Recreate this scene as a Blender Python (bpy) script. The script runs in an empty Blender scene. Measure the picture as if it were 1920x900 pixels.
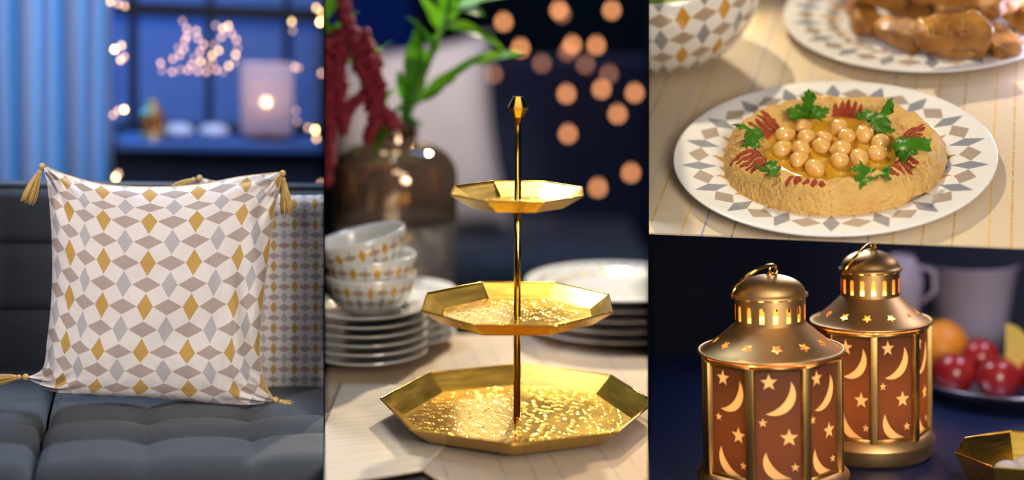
import bpy, bmesh, math, random
from math import sin, cos, tan, pi, radians as R_, atan2, sqrt
from mathutils import Vector, Matrix, Euler, noise
random.seed(7)
C = bpy.context.scene.collection
SC = bpy.context.scene

# ------------------------------------------------------------------ camera
F = 2775.0                 # focal length in pixels of the 1920x900 frame
D = 1.3875                 # focus distance: 2000 px per metre there
H = 1.30
PITCH = R_(10.8)
cam = bpy.data.cameras.new('camera'); camo = bpy.data.objects.new('camera', cam); C.objects.link(camo)
cam.sensor_width = 36; cam.lens = F * 36 / 1920; cam.clip_start = .02; cam.clip_end = 50
camo.location = (0, 0, H); camo.rotation_euler = (pi/2 - PITCH, 0, 0)
cam.dof.use_dof = True; cam.dof.focus_distance = D; cam.dof.aperture_fstop = 1.35
SC.camera = camo
SC.view_settings.view_transform = 'Standard'; SC.view_settings.look = 'None'
SC.view_settings.exposure = 0.0; SC.view_settings.gamma = 1
SC.cycles.use_denoising = True
SC.cycles.sample_clamp_indirect = 4
SC.cycles.caustics_reflective = False; SC.cycles.caustics_refractive = False
SC.cycles.max_bounces = 8; SC.cycles.transparent_max_bounces = 16

# each of the four settings has its own level frame with the lens at its origin, +Y away, Z up
Rc = Euler((pi/2 - PITCH, 0, 0)).to_matrix()
class Booth:
    def __init__(s, cx, cy, pitch):
        n = Vector(((cx-960)/F, (450-cy)/F, -1)).normalized()
        A = Vector((0, 0, -1)).rotation_difference(n).to_matrix()
        V = Euler((pi/2 - R_(pitch), 0, 0)).to_matrix()
        s.B = Rc @ A @ V.inverted(); s.Bi = s.B.inverted()
        s.M = Matrix.Translation((0, 0, H)) @ s.B.to_4x4()
    def ray(s, px, py): return s.Bi @ Rc @ Vector(((px-960)/F, (450-py)/F, -1))
    def L(s, px, py, zd=D): return s.ray(px, py) * zd
    def z(s, px, py, z):
        d = s.ray(px, py); return d * (z / d.z)
    def y(s, px, py, y):
        d = s.ray(px, py); return d * (y / d.y)
b1 = Booth(304, 450, 10.0)
b2 = Booth(912, 450, 10.8)
b3 = Booth(1568, 225, 27.8)
b4 = Booth(1568, 682, 12.6)

w = bpy.data.worlds.new('world'); SC.world = w; w.use_nodes = True
w.node_tree.nodes['Background'].inputs[0].default_value = (.10, .20, .6, 1)
w.node_tree.nodes['Background'].inputs[1].default_value = .035

def light(name, kind, booth, loc, target, energy, color, size=.1, spot=None, blend=.3, sy=None):
    l = bpy.data.lights.new(name, kind); l.energy = energy; l.color = color
    if kind == 'AREA':
        l.shape = 'RECTANGLE'; l.size = size; l.size_y = sy or size
    else: l.shadow_soft_size = size
    if spot: l.spot_size = R_(spot); l.spot_blend = blend
    o = bpy.data.objects.new(name, l); C.objects.link(o)
    loc = Vector(loc); d = Vector(target) - loc
    o.matrix_world = booth.M @ (Matrix.Translation(loc) @ d.to_track_quat('-Z', 'Y').to_matrix().to_4x4())
    return o
# sofa corner: soft warm window-side lamp from the upper left front, blue gel lamps by the window
light('key_sofa', 'SPOT', b1, (-.82, .80, .34), b1.L(225, 500), 28, (1, .88, .82), .045, 19, .75)
light('fill_sofa', 'AREA', b1, (.1, 1.75, .45), b1.L(320, 800), 7.0, (.62, .78, 1), .25)
light('front_sofa', 'AREA', b1, (-.3, .5, .2), b1.L(300, 600), .55, (.7, .78, 1), .3)
light('gel_window', 'AREA', b1, (-.35, 2.45, .45), (-.15, 2.95, -.15), 5.5, (.01, .36, 1), .5, sy=.2)
light('gel_curtain', 'AREA', b1, (-.52, 2.75, .25), (-.35, 2.1, -.0), 8, (.03, .42, 1), .3)
light('gel_sill', 'AREA', b1, (.05, 1.72, .3), (0.0, 2.2, -.25), 1.0, (.45, .50, 1), .3)
# table with tiered stand: low sun-like lamp from behind, unseen softboxes added for fill and brass reflections
light('key_table', 'SPOT', b2, (.20, 2.28, .30), b2.L(960, 700), 58, (1, .86, .62), .022, 40, .3)
light('front_table', 'AREA', b2, (-.45, .55, .30), b2.L(930, 650), .8, (1, .86, .72), .22, sy=.5)
light('top_table', 'AREA', b2, (-.16, 2.0, .25), b2.L(900, 700), .35, (1, .88, .70), .12)
light('fill_rod', 'AREA', b2, (.34, .75, -.05), b2.L(970, 400), .9, (1, .86, .66), .10, sy=.5)  # added unseen strip light, gives the rod something to reflect
light('fill_finial', 'AREA', b2, (0, .85, .55), b2.L(970, 400), .8, (1, .86, .66), .25)  # added unseen softbox, brightens the finial facets
light('fill_tray', 'AREA', b2, (-.12, 3.15, .17), b2.L(900, 740), .55, (1, .86, .62), .34, sy=.22)  # added unseen softbox, mirrored in the hammered tray floors
light('back_blue', 'AREA', b2, (.1, 2.2, .4), (0.15, 2.75, -.25), 1.6, (.22, .38, 1), .3)
light('fill_cushion', 'SPOT', b2, (-.02, 1.95, .35), b2.L(810, 260, 2.6), 22, (1, .86, .78), .06, 26, .6)  # added unseen spot that brightens the beige cushion
# plate of hummus: low sun from the back left, cream fill
light('key_hummus', 'SPOT', b3, (-.30, 2.05, .18), b3.L(1590, 260), 50, (1, .82, .55), .016, 40, .3)
light('fill_hummus', 'AREA', b3, (.2, .75, .25), b3.L(1560, 260), 1.2, (1, .90, .78), .3)
# lanterns: dim cool-white lamp from the upper right front
light('key_lantern', 'AREA', b4, (.30, .55, -.02), b4.L(1480, 620), 6.5, (1, .88, .76), .34)
light('rim_lantern', 'AREA', b4, (-.02, 1.75, -.10), b4.L(1560, 640, 1.45), .7, (.9, .9, 1), .12)
light('fill_fruit', 'AREA', b4, (.30, 1.70, .02), b4.L(1840, 660, 1.7), 1.1, (.80, .74, 1), .15)  # added unseen backlight to lift the fruit and tumbler

# ------------------------------------------------------------------ node helpers
def newmat(name):
    m = bpy.data.materials.new(name); m.use_nodes = True
    return m, m.node_tree, m.node_tree.nodes['Principled BSDF']
def math_(nt, op, a, b=None, c=None):
    n = nt.nodes.new('ShaderNodeMath'); n.operation = op
    for i, v in enumerate((a, b, c)):
        if v is None: continue
        if isinstance(v, (int, float)): n.inputs[i].default_value = v
        else: nt.links.new(v, n.inputs[i])
    return n.outputs[0]
def mixc(nt, f, a, b, blend='MIX'):
    n = nt.nodes.new('ShaderNodeMix'); n.data_type = 'RGBA'; n.blend_type = blend
    for s, v in ((0, f), (6, a), (7, b)):
        if isinstance(v, (int, float)): n.inputs[s].default_value = v
        elif isinstance(v, tuple): n.inputs[s].default_value = (*v[:3], 1)
        else: nt.links.new(v, n.inputs[s])
    return n.outputs[2]
def ncoord(nt, kind='Object', scale=(1, 1, 1), rot=(0, 0, 0)):
    t = nt.nodes.new('ShaderNodeTexCoord'); m = nt.nodes.new('ShaderNodeMapping')
    m.inputs['Scale'].default_value = scale; m.inputs['Rotation'].default_value = rot
    nt.links.new(t.outputs[kind], m.inputs[0]); return m.outputs[0]
def tex(nt, kind, scale, vec=None, detail=3, **kw):
    n = nt.nodes.new('ShaderNodeTex' + kind); n.inputs['Scale'].default_value = scale
    if kind == 'Noise': n.inputs['Detail'].default_value = detail
    for k, v in kw.items(): setattr(n, k, v)
    if vec is None: vec = ncoord(nt)
    nt.links.new(vec, n.inputs['Vector']); return n
def bump(nt, b, h, strength, dist=.001, prev=None):
    n = nt.nodes.new('ShaderNodeBump'); n.inputs['Strength'].default_value = strength; n.inputs['Distance'].default_value = dist
    nt.links.new(h, n.inputs['Height'])
    if prev is not None: nt.links.new(prev, n.inputs['Normal'])
    nt.links.new(n.outputs[0], b.inputs['Normal']); return n.outputs[0]
def mat(name, col, rough=.5, metal=0, nscale=None, nmix=.3, col2=None, bscale=None, bstr=.3, bdist=.001, emit=None, estr=0, trans=0, ior=1.45, sss=0, coat=0, sheen=0, spec=None):
    m, nt, b = newmat(name)
    b.inputs['Base Color'].default_value = (*col, 1); b.inputs['Roughness'].default_value = rough; b.inputs['Metallic'].default_value = metal
    if col2 and nscale:
        n = tex(nt, 'Noise', nscale, detail=5)
        r = nt.nodes.new('ShaderNodeMapRange'); r.inputs[1].default_value = .5 - nmix; r.inputs[2].default_value = .5 + nmix
        nt.links.new(n.outputs[0], r.inputs[0])
        nt.links.new(mixc(nt, r.outputs[0], col, col2), b.inputs['Base Color'])
    if bscale: bump(nt, b, tex(nt, 'Noise', bscale, detail=6).outputs[0], bstr, bdist)
    if emit: b.inputs['Emission Color'].default_value = (*emit, 1); b.inputs['Emission Strength'].default_value = estr
    if trans: b.inputs['Transmission Weight'].default_value = trans; b.inputs['IOR'].default_value = ior
    if sss: b.inputs['Subsurface Weight'].default_value = sss; b.inputs['Subsurface Radius'].default_value = (.01, .006, .003); b.inputs['Subsurface Scale'].default_value = .5
    if coat: b.inputs['Coat Weight'].default_value = coat; b.inputs['Coat Roughness'].default_value = .08
    if sheen: b.inputs['Sheen Weight'].default_value = sheen
    if spec is not None: b.inputs['Specular IOR Level'].default_value = spec
    return m
def diamond_mat(name, white, taupe, gold, grey, rough, vmin=None, vmax=None, weave=False, coat=0, inner_gold=False):
    m, nt, b = newmat(name)
    uv = nt.nodes.new('ShaderNodeUVMap'); uv.uv_map = 'uv'
    sp = nt.nodes.new('ShaderNodeSeparateXYZ'); nt.links.new(uv.outputs[0], sp.inputs[0])
    u, v = sp.outputs[0], sp.outputs[1]
    M = lambda *a: math_(nt, *a)
    iu = M('ROUND', u); iv = M('ROUND', v)
    fu = M('ABSOLUTE', M('SUBTRACT', u, iu)); fv = M('ABSOLUTE', M('SUBTRACT', v, iv))
    par = M('FLOORED_MODULO', M('ADD', M('ADD', iu, iv), .0001), 2.0); par = M('GREATER_THAN', par, .5)
    ro = M('GREATER_THAN', M('FLOORED_MODULO', M('ADD', iv, .0001), 2.0), .5)
    hu = M('ABSOLUTE', M('SUBTRACT', M('SUBTRACT', 1.0, par), fu)); 
    taupe_m = M('LESS_THAN', M('ADD', M('DIVIDE', hu, .635), M('DIVIDE', fv, .36)), 1.0)
    vv = M('ABSOLUTE', M('SUBTRACT', par, fv))
    vert = M('LESS_THAN', M('ADD', M('DIVIDE', fu, .355), M('DIVIDE', vv, .60)), 1.0)
    row = M('ABSOLUTE', M('SUBTRACT', ro, par))
    if vmin is not None:
        lim = M('MULTIPLY', M('GREATER_THAN', v, vmin), M('LESS_THAN', v, vmax))
        taupe_m = M('MULTIPLY', taupe_m, lim); vert = M('MULTIPLY', vert, lim)
    if inner_gold: vert = M('MULTIPLY', vert, M('SUBTRACT', 1.0, M('MULTIPLY', M('SUBTRACT', 1.0, row), M('GREATER_THAN', v, -.8))))
    c = mixc(nt, taupe_m, white, taupe)
    c2 = mixc(nt, row, gold, grey)
    c = mixc(nt, vert, c, c2)
    nt.links.new(c, b.inputs['Base Color']); b.inputs['Roughness'].default_value = rough
    if coat: b.inputs['Coat Weight'].default_value = coat; b.inputs['Coat Roughness'].default_value = .06
    if weave:
        wv = tex(nt, 'Noise', 1600, ncoord(nt, 'Object', (1, 1, .25)), detail=2)
        p_ = bump(nt, b, wv.outputs[0], .35, .0006)
        bump(nt, b, tex(nt, 'Noise', 26, ncoord(nt, 'Object', (1.5, 1, .7), (0, .5, 0)), detail=3, ).outputs[0], .55, .009, p_)
        b.inputs['Sheen Weight'].default_value = .25
    return m
GOLDC = (.80, .52, .10)
def brass(name, rough, col=GOLDC, hammered=False, brushed=False):
    m, nt, b = newmat(name)
    b.inputs['Base Color'].default_value = (*col, 1); b.inputs['Metallic'].default_value = 1; b.inputs['Roughness'].default_value = rough
    n = tex(nt, 'Noise', 40 if not brushed else 30, ncoord(nt, 'Object', (1, 1, 8) if brushed else (1, 1, 1)), detail=5)
    r = nt.nodes.new('ShaderNodeMapRange'); r.inputs[3].default_value = rough*.75; r.inputs[4].default_value = rough*1.35
    nt.links.new(n.outputs[0], r.inputs[0]); nt.links.new(r.outputs[0], b.inputs['Roughness'])
    if hammered:
        v = tex(nt, 'Voronoi', 150); v.feature = 'F1'
        s = math_(nt, 'MULTIPLY', v.outputs['Distance'], 1.0)
        ring = math_(nt, 'ABSOLUTE', math_(nt, 'SUBTRACT', s, .33)); ring = math_(nt, 'MINIMUM', ring, .09)
        bump(nt, b, ring, .9, .0022)
    else:
        bump(nt, b, n.outputs[0], .08, .001)
    return m
def linen_mat(name, base, line_cols, period, width, weave=900, angle=0.0):
    """cream cloth with thin woven coloured lines along local Y"""
    m, nt, b = newmat(name)
    co = ncoord(nt, 'Object', (1, 1, 1), (0, 0, angle))
    sp = nt.nodes.new('ShaderNodeSeparateXYZ'); nt.links.new(co, sp.inputs[0])
    M = lambda *a: math_(nt, *a)
    u = M('DIVIDE', sp.outputs[0], period); i = M('FLOOR', u); f = M('SUBTRACT', u, i)
    wn = nt.nodes.new('ShaderNodeTexWhiteNoise'); wn.noise_dimensions = '1D'; nt.links.new(i, wn.inputs['W'])
    off = M('MULTIPLY', wn.outputs['Value'], .55)
    dist = M('ABSOLUTE', M('SUBTRACT', f, M('ADD', off, .2)))
    dash = tex(nt, 'Noise', 420, co, detail=1).outputs[0]
    line = M('MULTIPLY', M('LESS_THAN', dist, width / period), M('MULTIPLY', M('GREATER_THAN', dash, .42), .8))
    r = nt.nodes.new('ShaderNodeValToRGB'); r.color_ramp.interpolation = 'CONSTANT'
    el = r.color_ramp.elements
    while len(el) < len(line_cols): el.new(.5)
    for k, cc in enumerate(line_cols): el[k].position = k/len(line_cols); el[k].color = (*cc, 1)
    nt.links.new(wn.outputs['Value'], r.inputs[0])
    n = tex(nt, 'Noise', 9, co, detail=4).outputs[0]
    c = mixc(nt, n, base, tuple(x*.86 for x in base))
    wx = M('SINE', M('MULTIPLY', sp.outputs[0], weave*2*pi)); wy = M('SINE', M('MULTIPLY', sp.outputs[1], weave*.8*2*pi))
    wv = M('MULTIPLY', wx, wy)
    c = mixc(nt, M('MULTIPLY', M('ADD', wv, 1.0), .09), c, (base[0]*.45, base[1]*.42, base[2]*.38))
    c = mixc(nt, line, c, r.outputs[0])
    nt.links.new(c, b.inputs['Base Color']); b.inputs['Roughness'].default_value = .85
    p = bump(nt, b, wv, .35, .0003)
    bump(nt, b, tex(nt, 'Noise', 700, co, detail=2).outputs[0], .4, .0006, p)
    return m
def translucent_mat(name, col, tcol, mix=.6, rough=.5, noise_s=None):
    m, nt, b = newmat(name)
    b.inputs['Base Color'].default_value = (*col, 1); b.inputs['Roughness'].default_value = rough
    t = nt.nodes.new('ShaderNodeBsdfTranslucent'); t.inputs[0].default_value = (*tcol, 1)
    mx = nt.nodes.new('ShaderNodeMixShader'); mx.inputs[0].default_value = mix
    nt.links.new(b.outputs[0], mx.inputs[1]); nt.links.new(t.outputs[0], mx.inputs[2])
    nt.links.new(mx.outputs[0], nt.nodes['Material Output'].inputs[0])
    return m
def clear_mat(name, tint, mix, rough=.04, metal=0, col=(.9, .9, .9)):
    """thin clear glass: mostly see-through with gloss"""
    m, nt, b = newmat(name)
    b.inputs['Base Color'].default_value = (*col, 1); b.inputs['Roughness'].default_value = rough; b.inputs['Metallic'].default_value = metal
    t = nt.nodes.new('ShaderNodeBsdfTransparent'); t.inputs[0].default_value = (*tint, 1)
    mx = nt.nodes.new('ShaderNodeMixShader'); mx.inputs[0].default_value = mix
    nt.links.new(b.outputs[0], mx.inputs[1]); nt.links.new(t.outputs[0], mx.inputs[2])
    nt.links.new(mx.outputs[0], nt.nodes['Material Output'].inputs[0])
    return m

# ------------------------------------------------------------------ materials
M_ = {}
M_['cushion'] = diamond_mat('cushion_print', (.80, .76, .76), (.44, .36, .34), (.55, .34, .09), (.47, .46, .50), .7, weave=True)
M_['gold_thread'] = mat('gold_thread', (.75, .50, .16), .5, .2, 300, .3, (.55, .34, .08), 900, .4, .0005, sheen=.4)
M_['sofa'] = mat('sofa_wool', (.036, .044, .060), .95, 0, 900, .2, (.085, .100, .122), 1500, .5, .0006, sheen=.15)
M_['sofa_dark'] = mat('sofa_base', (.02, .025, .035), .9, 0, bscale=700, bstr=.3)
M_['navy_fabric'] = mat('navy_fabric', (.02, .03, .065), .9, 0, bscale=500, bstr=.3, sheen=.2)
M_['porcelain'] = mat('porcelain', (.80, .79, .77), .16, 0, coat=.6, bscale=6, bstr=.02)
M_['bowl_print'] = diamond_mat('bowl_print', (.80, .79, .76), (.45, .34, .25), (.62, .33, .04), (.30, .32, .34), .18, -1.62, .62, coat=.6)
M_['bowl_print_tall'] = diamond_mat('bowl_print_tall', (.80, .77, .72), (.40, .30, .22), (.55, .28, .03), (.27, .28, .29), .2, -5.7, 6, coat=.6)
M_['plate_print'] = diamond_mat('plate_print', (.80, .80, .80), (.40, .33, .28), (.50, .30, .08), (.26, .28, .33), .14, -2.6, -.38, coat=.7, inner_gold=True)
M_['plate_print_soft'] = diamond_mat('plate_print_soft', (.80, .80, .79), (.52, .45, .40), (.70, .48, .22), (.50, .52, .55), .16, -2.5, -.38, coat=.6, inner_gold=True)
M_['brass'] = brass('brass', .24, brushed=True)
M_['brass_polished'] = brass('brass_polished', .14)
M_['brass_hammered'] = brass('brass_hammered', .17, (.66, .42, .07), hammered=True)
M_['lantern_gold'] = mat('lantern_gold', (.78, .50, .22), .36, 1, 60, .4, (.68, .42, .17), 1500, .2, .0003)
M_['lantern_gold'].node_tree.nodes['Principled BSDF'].inputs['Roughness'].default_value = .46
M_['lantern_frame'] = mat('lantern_frame', (.45, .28, .09), .42, 1, 300, .3, (.58, .37, .13), 1800, .3, .0003)
M_['wood_dark'] = mat('dark_wood', (.012, .010, .010), .35, 0, 20, .3, (.03, .022, .018), 60, .1)
M_['navy_table'] = mat('navy_tabletop', (.010, .018, .070), .35, 0, bscale=40, bstr=.03)
M_['navy_wall'] = mat('navy_wall', (.008, .012, .035), .85, 0, bscale=30, bstr=.05)
M_['dark_green_wall'] = mat('dark_green_wall', (.006, .012, .010), .9, 0, bscale=30, bstr=.05)
M_['divider'] = mat('divider_paint', (.004, .005, .010), 1, 0, bscale=80, bstr=.05, spec=0)
M_['floor'] = mat('floor_paint', (.02, .02, .025), .7, 0, bscale=30, bstr=.05)
M_['linen_table'] = linen_mat('linen_table', (.60, .46, .33), [(.5, .3, .12), (.25, .22, .2), (.6, .42, .2)],   .024, .0007, 700, R_(-8))
M_['linen_runner'] = linen_mat('linen_runner', (.74, .63, .50), [(.35, .25, .15), (.3, .25, .2), (.45, .35, .22)], .011, .0004, 700, R_(72))
M_['linen_plate'] = linen_mat('linen_plate', (.66, .54, .38), [(.50, .26, .04), (.16, .20, .42), (.28, .15, .06), (.62, .36, .05), (.10, .10, .06), (.42, .40, .44)], .0245, .0010, 420, R_(5.9))
M_['window_frame'] = mat('window_frame', (.004, .005, .010), .6, 0, bscale=60, bstr=.05)
M_['sky_cloth'] = mat('evening_backdrop', (.16, .40, .80), .95, 0, 1.6, .35, (.10, .26, .62))
M_['glass'] = clear_mat('window_glass', (.93, .95, 1), .93)
M_['curtain'] = translucent_mat('sheer_curtain', (.55, .58, .70), (.75, .75, .85), .55, .8)
M_['sill'] = mat('sill_paint', (.05, .12, .35), .5, 0, bscale=50, bstr=.05)
M_['bulb_pink'] = mat('bulb_pink', (1, .8, .6), .3, emit=(1, .50, .30), estr=3.6)
M_['bulb_warm'] = mat('bulb_warm', (1, .8, .5), .3, emit=(1, .60, .26), estr=6.5)
M_['bulb_bright'] = mat('bulb_bright', (1, .8, .5), .3, emit=(1, .66, .26), estr=20)
M_['bulb_amber'] = mat('bulb_amber', (1, .6, .3), .3, emit=(1, .38, .14), estr=5.0)
M_['bulb_dim'] = mat('bulb_dim', (1, .6, .3), .3, emit=(1, .52, .40), estr=1.5)
M_['dim_amber'] = mat('dim_amber', (1, .6, .3), .3, emit=(1, .40, .20), estr=1.4)
M_['bulb_lamp'] = mat('bulb_lamp', (1, .8, .5), .3, emit=(1, .62, .28), estr=60)
M_['wire'] = mat('wire', (.05, .04, .03), .5, .5, bscale=300, bstr=.05)
M_['flame'] = mat('flame', (1, .7, .3), .4, emit=(1, .50, .08), estr=26)
M_['wax'] = mat('wax', (.85, .75, .55), .5, sss=.3, bscale=60, bstr=.05)
M_['paper'] = translucent_mat('frosted_paper', (.75, .70, .72), (.9, .75, .65), .5, .6)
M_['frosted'] = clear_mat('frosted_cream', (.85, .80, .85), .45, .4, 0, (.75, .66, .72))
M_['white_dish'] = mat('pale_dish', (.62, .64, .78), .35, 0, bscale=30, bstr=.03)
M_['vase'] = clear_mat('mirrored_vase', (.74, .62, .50), .52, .05, 1, (.62, .48, .36))
M_['vase_clear'] = clear_mat('clear_vase', (.86, .84, .82), .72, .03, .4, (.6, .55, .5))
M_['amaranth'] = mat('amaranth', (.11, .002, .009), .7, 0, 200, .3, (.30, .008, .035), 500, .8, .002)
M_['leaf'] = translucent_mat('leaf_green', (.03, .12, .010), (.14, .42, .015), .28, .35)
M_['leaf_light'] = translucent_mat('leaf_light', (.09, .25, .015), (.28, .62, .03), .33, .35)
M_['stem'] = mat('stem_green', (.10, .25, .03), .45, 0, 60, .3, (.06, .16, .02))
M_['beige_cushion'] = mat('beige_cushion', (.58, .50, .46), .85, 0, 25, .3, (.66, .58, .52), 600, .4)
M_['hummus'] = mat('hummus', (.74, .47, .15), .55, 0, 55, .3, (.60, .34, .08), 260, 1, .004, sss=.15)
M_['chickpea'] = mat('chickpea', (.80, .53, .19), .20, 0, 120, .3, (.66, .36, .08), 300, .15, .0005, sss=.25, coat=.8)
M_['oil'] = mat('olive_oil', (.42, .20, .008), .07, 0, 60, .35, (.58, .32, .02), 90, .35, .002, coat=.8)
M_['paprika'] = mat('paprika', (.26, .022, .006), .8, 0, 500, .3, (.42, .07, .015), 900, 1, .002)
M_['parsley'] = translucent_mat('parsley', (.07, .24, .012), (.25, .60, .03), .4, .4)
M_['parsley_stem'] = mat('parsley_stem', (.22, .42, .08), .4, 0, 60, .3, (.16, .3, .05))
M_['pastry'] = mat('pastry', (.15, .045, .007), .42, 0, 30, .16, (.50, .23, .035), 160, .8, .003, coat=.25)
M_['salad'] = mat('salad', (.10, .26, .02), .5, 0, 40, .3, (.25, .4, .05), 80, .8, .004)
M_['apple'] = mat('red_fruit', (.30, .010, .018), .25, 0, 30, .3, (.45, .03, .03), coat=.4)
M_['orange'] = mat('orange_peel', (.85, .30, .02), .45, 0, bscale=300, bstr=.2)
M_['lemon'] = mat('lemon', (.85, .62, .05), .4, 0, 40, .3, (.70, .60, .02), bscale=200, bstr=.2)
M_['tumbler'] = clear_mat('tumbler_glass', (.80, .74, .86), .45, .15, 0, (.75, .68, .80))
M_['pewter'] = mat('pewter', (.42, .40, .52), .3, 1, bscale=60, bstr=.05)
M_['nut'] = mat('pale_nuts', (.72, .66, .60), .5, 0, 60, .3, (.5, .42, .34), 200, .6, .002)
M_['pane_brown'] = translucent_mat('brown_pane', (.11, .055, .034), (.17, .092, .046), .42, .35)
M_['pane_cream'] = translucent_mat('cream_cutout', (.80, .60, .38), (1, .84, .56), .6, .45)
M_['bronze_inner'] = mat('lantern_inner', (.75, .42, .12), .5, .6, bscale=100, bstr=.05)

# ------------------------------------------------------------------ mesh helpers
def link(name, me, m, parent=None, mtx=None, smooth=True):
    if m is not None and not me.materials: me.materials.append(m)
    if smooth: me.shade_smooth()
    o = bpy.data.objects.new(name, me); C.objects.link(o)
    if parent is not None: o.parent = parent
    if mtx is not None:
        if parent is not None: o.matrix_local = mtx
        else: o.matrix_world = mtx
    return o
def mesh(name, vf, uv=None):
    v, f = vf
    me = bpy.data.meshes.new(name); me.from_pydata([tuple(x) for x in v], [], f); me.validate()
    if uv is not None:
        l = me.uv_layers.new(name='uv')
        for lp in me.loops: l.data[lp.index].uv = uv[lp.vertex_index]
    me.update(); return me
def ob(name, vf, m, parent=None, mtx=None, smooth=True, uv=None, sharp=None):
    me = mesh(name, vf, uv); o = link(name, me, m, parent, mtx, smooth)
    if sharp: me.set_sharp_from_angle(angle=R_(sharp))
    return o
def join(*parts):
    V, Fc = [], []
    for v, f in parts:
        n = len(V); V += [Vector(x) for x in v]; Fc += [tuple(i + n for i in q) for q in f]
    return V, Fc
def xf(vf, m): return [m @ Vector(v) for v in vf[0]], vf[1]
def T(x, y, z): return Matrix.Translation((x, y, z))
def RZ(a): return Matrix.Rotation(a, 4, 'Z')
def RX(a): return Matrix.Rotation(a, 4, 'X')
def RY(a): return Matrix.Rotation(a, 4, 'Y')
def S(x, y, z): return Matrix.Diagonal((x, y, z, 1))
def lathe(prof, seg=48, closed=False, phase=0, arc=2*pi):
    V, Fc = [], []; full = abs(arc - 2*pi) < 1e-6
    n = seg if full else seg + 1; k = len(prof)
    for i in range(n):
        a = phase + arc*i/seg
        for r, z in prof: V.append((r*cos(a), r*sin(a), z))
    for i in range(seg):
        j = (i+1) % n
        for q in range(k if closed else k-1):
            q2 = (q+1) % k
            Fc.append((i*k+q, j*k+q, j*k+q2, i*k+q2))
    return V, Fc
def grid(fn, nu, nv):
    V = [fn(i/nu, j/nv) for j in range(nv+1) for i in range(nu+1)]
    Fc = [(j*(nu+1)+i, j*(nu+1)+i+1, (j+1)*(nu+1)+i+1, (j+1)*(nu+1)+i) for j in range(nv) for i in range(nu)]
    return V, Fc
def tube(pts, r, seg=8, closed=False):
    pts = [Vector(p) for p in pts]; n = len(pts); V, Fc = [], []
    rs = r if isinstance(r, (list, tuple)) else [r]*n
    prev = None
    for i, p in enumerate(pts):
        if closed: t = pts[(i+1) % n] - pts[i-1]
        else: t = pts[min(i+1, n-1)] - pts[max(i-1, 0)]
        t.normalize()
        if prev is None:
            a = Vector((0, 0, 1)) if abs(t.z) < .9 else Vector((1, 0, 0)); u = t.cross(a).normalized()
        else: u = (prev - t*prev.dot(t)).normalized()
        prev = u; v = t.cross(u)
        for k in range(seg):
            a = 2*pi*k/seg; V.append(p + (u*cos(a) + v*sin(a))*rs[i])
    m = n if closed else n-1
    for i in range(m):
        j = (i+1) % n
        for k in range(seg):
            k2 = (k+1) % seg; Fc.append((i*seg+k, i*seg+k2, j*seg+k2, j*seg+k))
    if not closed: Fc.append(tuple(range(seg))[::-1]); Fc.append(tuple((n-1)*seg+k for k in range(seg)))
    return V, Fc
def prism(outline, t, z0=0):
    n = len(outline)
    V = [(x, y, z0) for x, y in outline] + [(x, y, z0+t) for x, y in outline]
    Fc = [tuple(range(n))[::-1], tuple(range(n, 2*n))] + [(i, (i+1) % n, n+(i+1) % n, n+i) for i in range(n)]
    return V, Fc
def slab(poly3, t):
    """poly3: 3D points of a top face (level), extruded down by t"""
    n = len(poly3); V = [Vector(p) for p in poly3] + [Vector(p) - Vector((0, 0, t)) for p in poly3]
    return V, [tuple(range(n)), tuple(range(n, 2*n))[::-1]] + [(i, n+i, n+(i+1) % n, (i+1) % n) for i in range(n)]
def box(x0, x1, y0, y1, z0, z1, bev=0, seg=2):
    bm = bmesh.new(); bmesh.ops.create_cube(bm, size=1)
    for v in bm.verts: v.co = Vector(((x0+x1)/2 + v.co.x*(x1-x0), (y0+y1)/2 + v.co.y*(y1-y0), (z0+z1)/2 + v.co.z*(z1-z0)))
    if bev: bmesh.ops.bevel(bm, geom=bm.edges[:], offset=bev, segments=seg, affect='EDGES', profile=.5)
    bm.verts.index_update(); r = ([v.co.copy() for v in bm.verts], [tuple(v.index for v in f.verts) for f in bm.faces]); bm.free(); return r
def sphere(r, seg=16, rings=10):
    V = [Vector((0, 0, r))]; Fc = []
    for j in range(1, rings):
        t = pi*j/rings
        for i in range(seg): a = 2*pi*i/seg; V.append(Vector((r*sin(t)*cos(a), r*sin(t)*sin(a), r*cos(t))))
    V.append(Vector((0, 0, -r))); e = len(V)-1
    for i in range(seg):
        i2 = (i+1) % seg
        Fc.append((0, 1+i, 1+i2)); Fc.append((e, 1+(rings-2)*seg+i2, 1+(rings-2)*seg+i))
        for j in range(rings-2): Fc.append((1+j*seg+i, 1+(j+1)*seg+i, 1+(j+1)*seg+i2, 1+j*seg+i2))
    return V, Fc
def torus(R, r, s1=40, s2=10):
    return tube([(R*cos(2*pi*i/s1), R*sin(2*pi*i/s1), 0) for i in range(s1)], r, s2, True)
def star2(r, r2=.42, n=5, rot=pi/2):
    return [((r if i % 2 == 0 else r*r2)*cos(rot+pi*i/n), (r if i % 2 == 0 else r*r2)*sin(rot+pi*i/n)) for i in range(2*n)]
def arc_pts(a, b, s, n):
    a, b = Vector(a), Vector(b); m = (a+b)/2; d = b-a; L = d.length
    nrm = Vector((d.y, -d.x)).normalized(); Rr = (L*L/4 + s*s)/(2*abs(s)); c = m + nrm*(s - math.copysign(Rr, s))
    a0 = atan2(a.y-c.y, a.x-c.x); a1 = atan2(b.y-c.y, b.x-c.x); da = (a1-a0+pi) % (2*pi) - pi
    if abs(s) > L/2: da = da - math.copysign(2*pi, da)
    return [(c.x+Rr*cos(a0+da*i/n), c.y+Rr*sin(a0+da*i/n)) for i in range(n+1)]
def crescent(a, b, s1, s2, n=14):
    o = arc_pts(a, b, s1, n) + arc_pts(b, a, -s2, n)[1:-1]
    ar = sum(p[0]*q[1]-q[0]*p[1] for p, q in zip(o, o[1:]+o[:1]))
    return o if ar > 0 else o[::-1]
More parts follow.
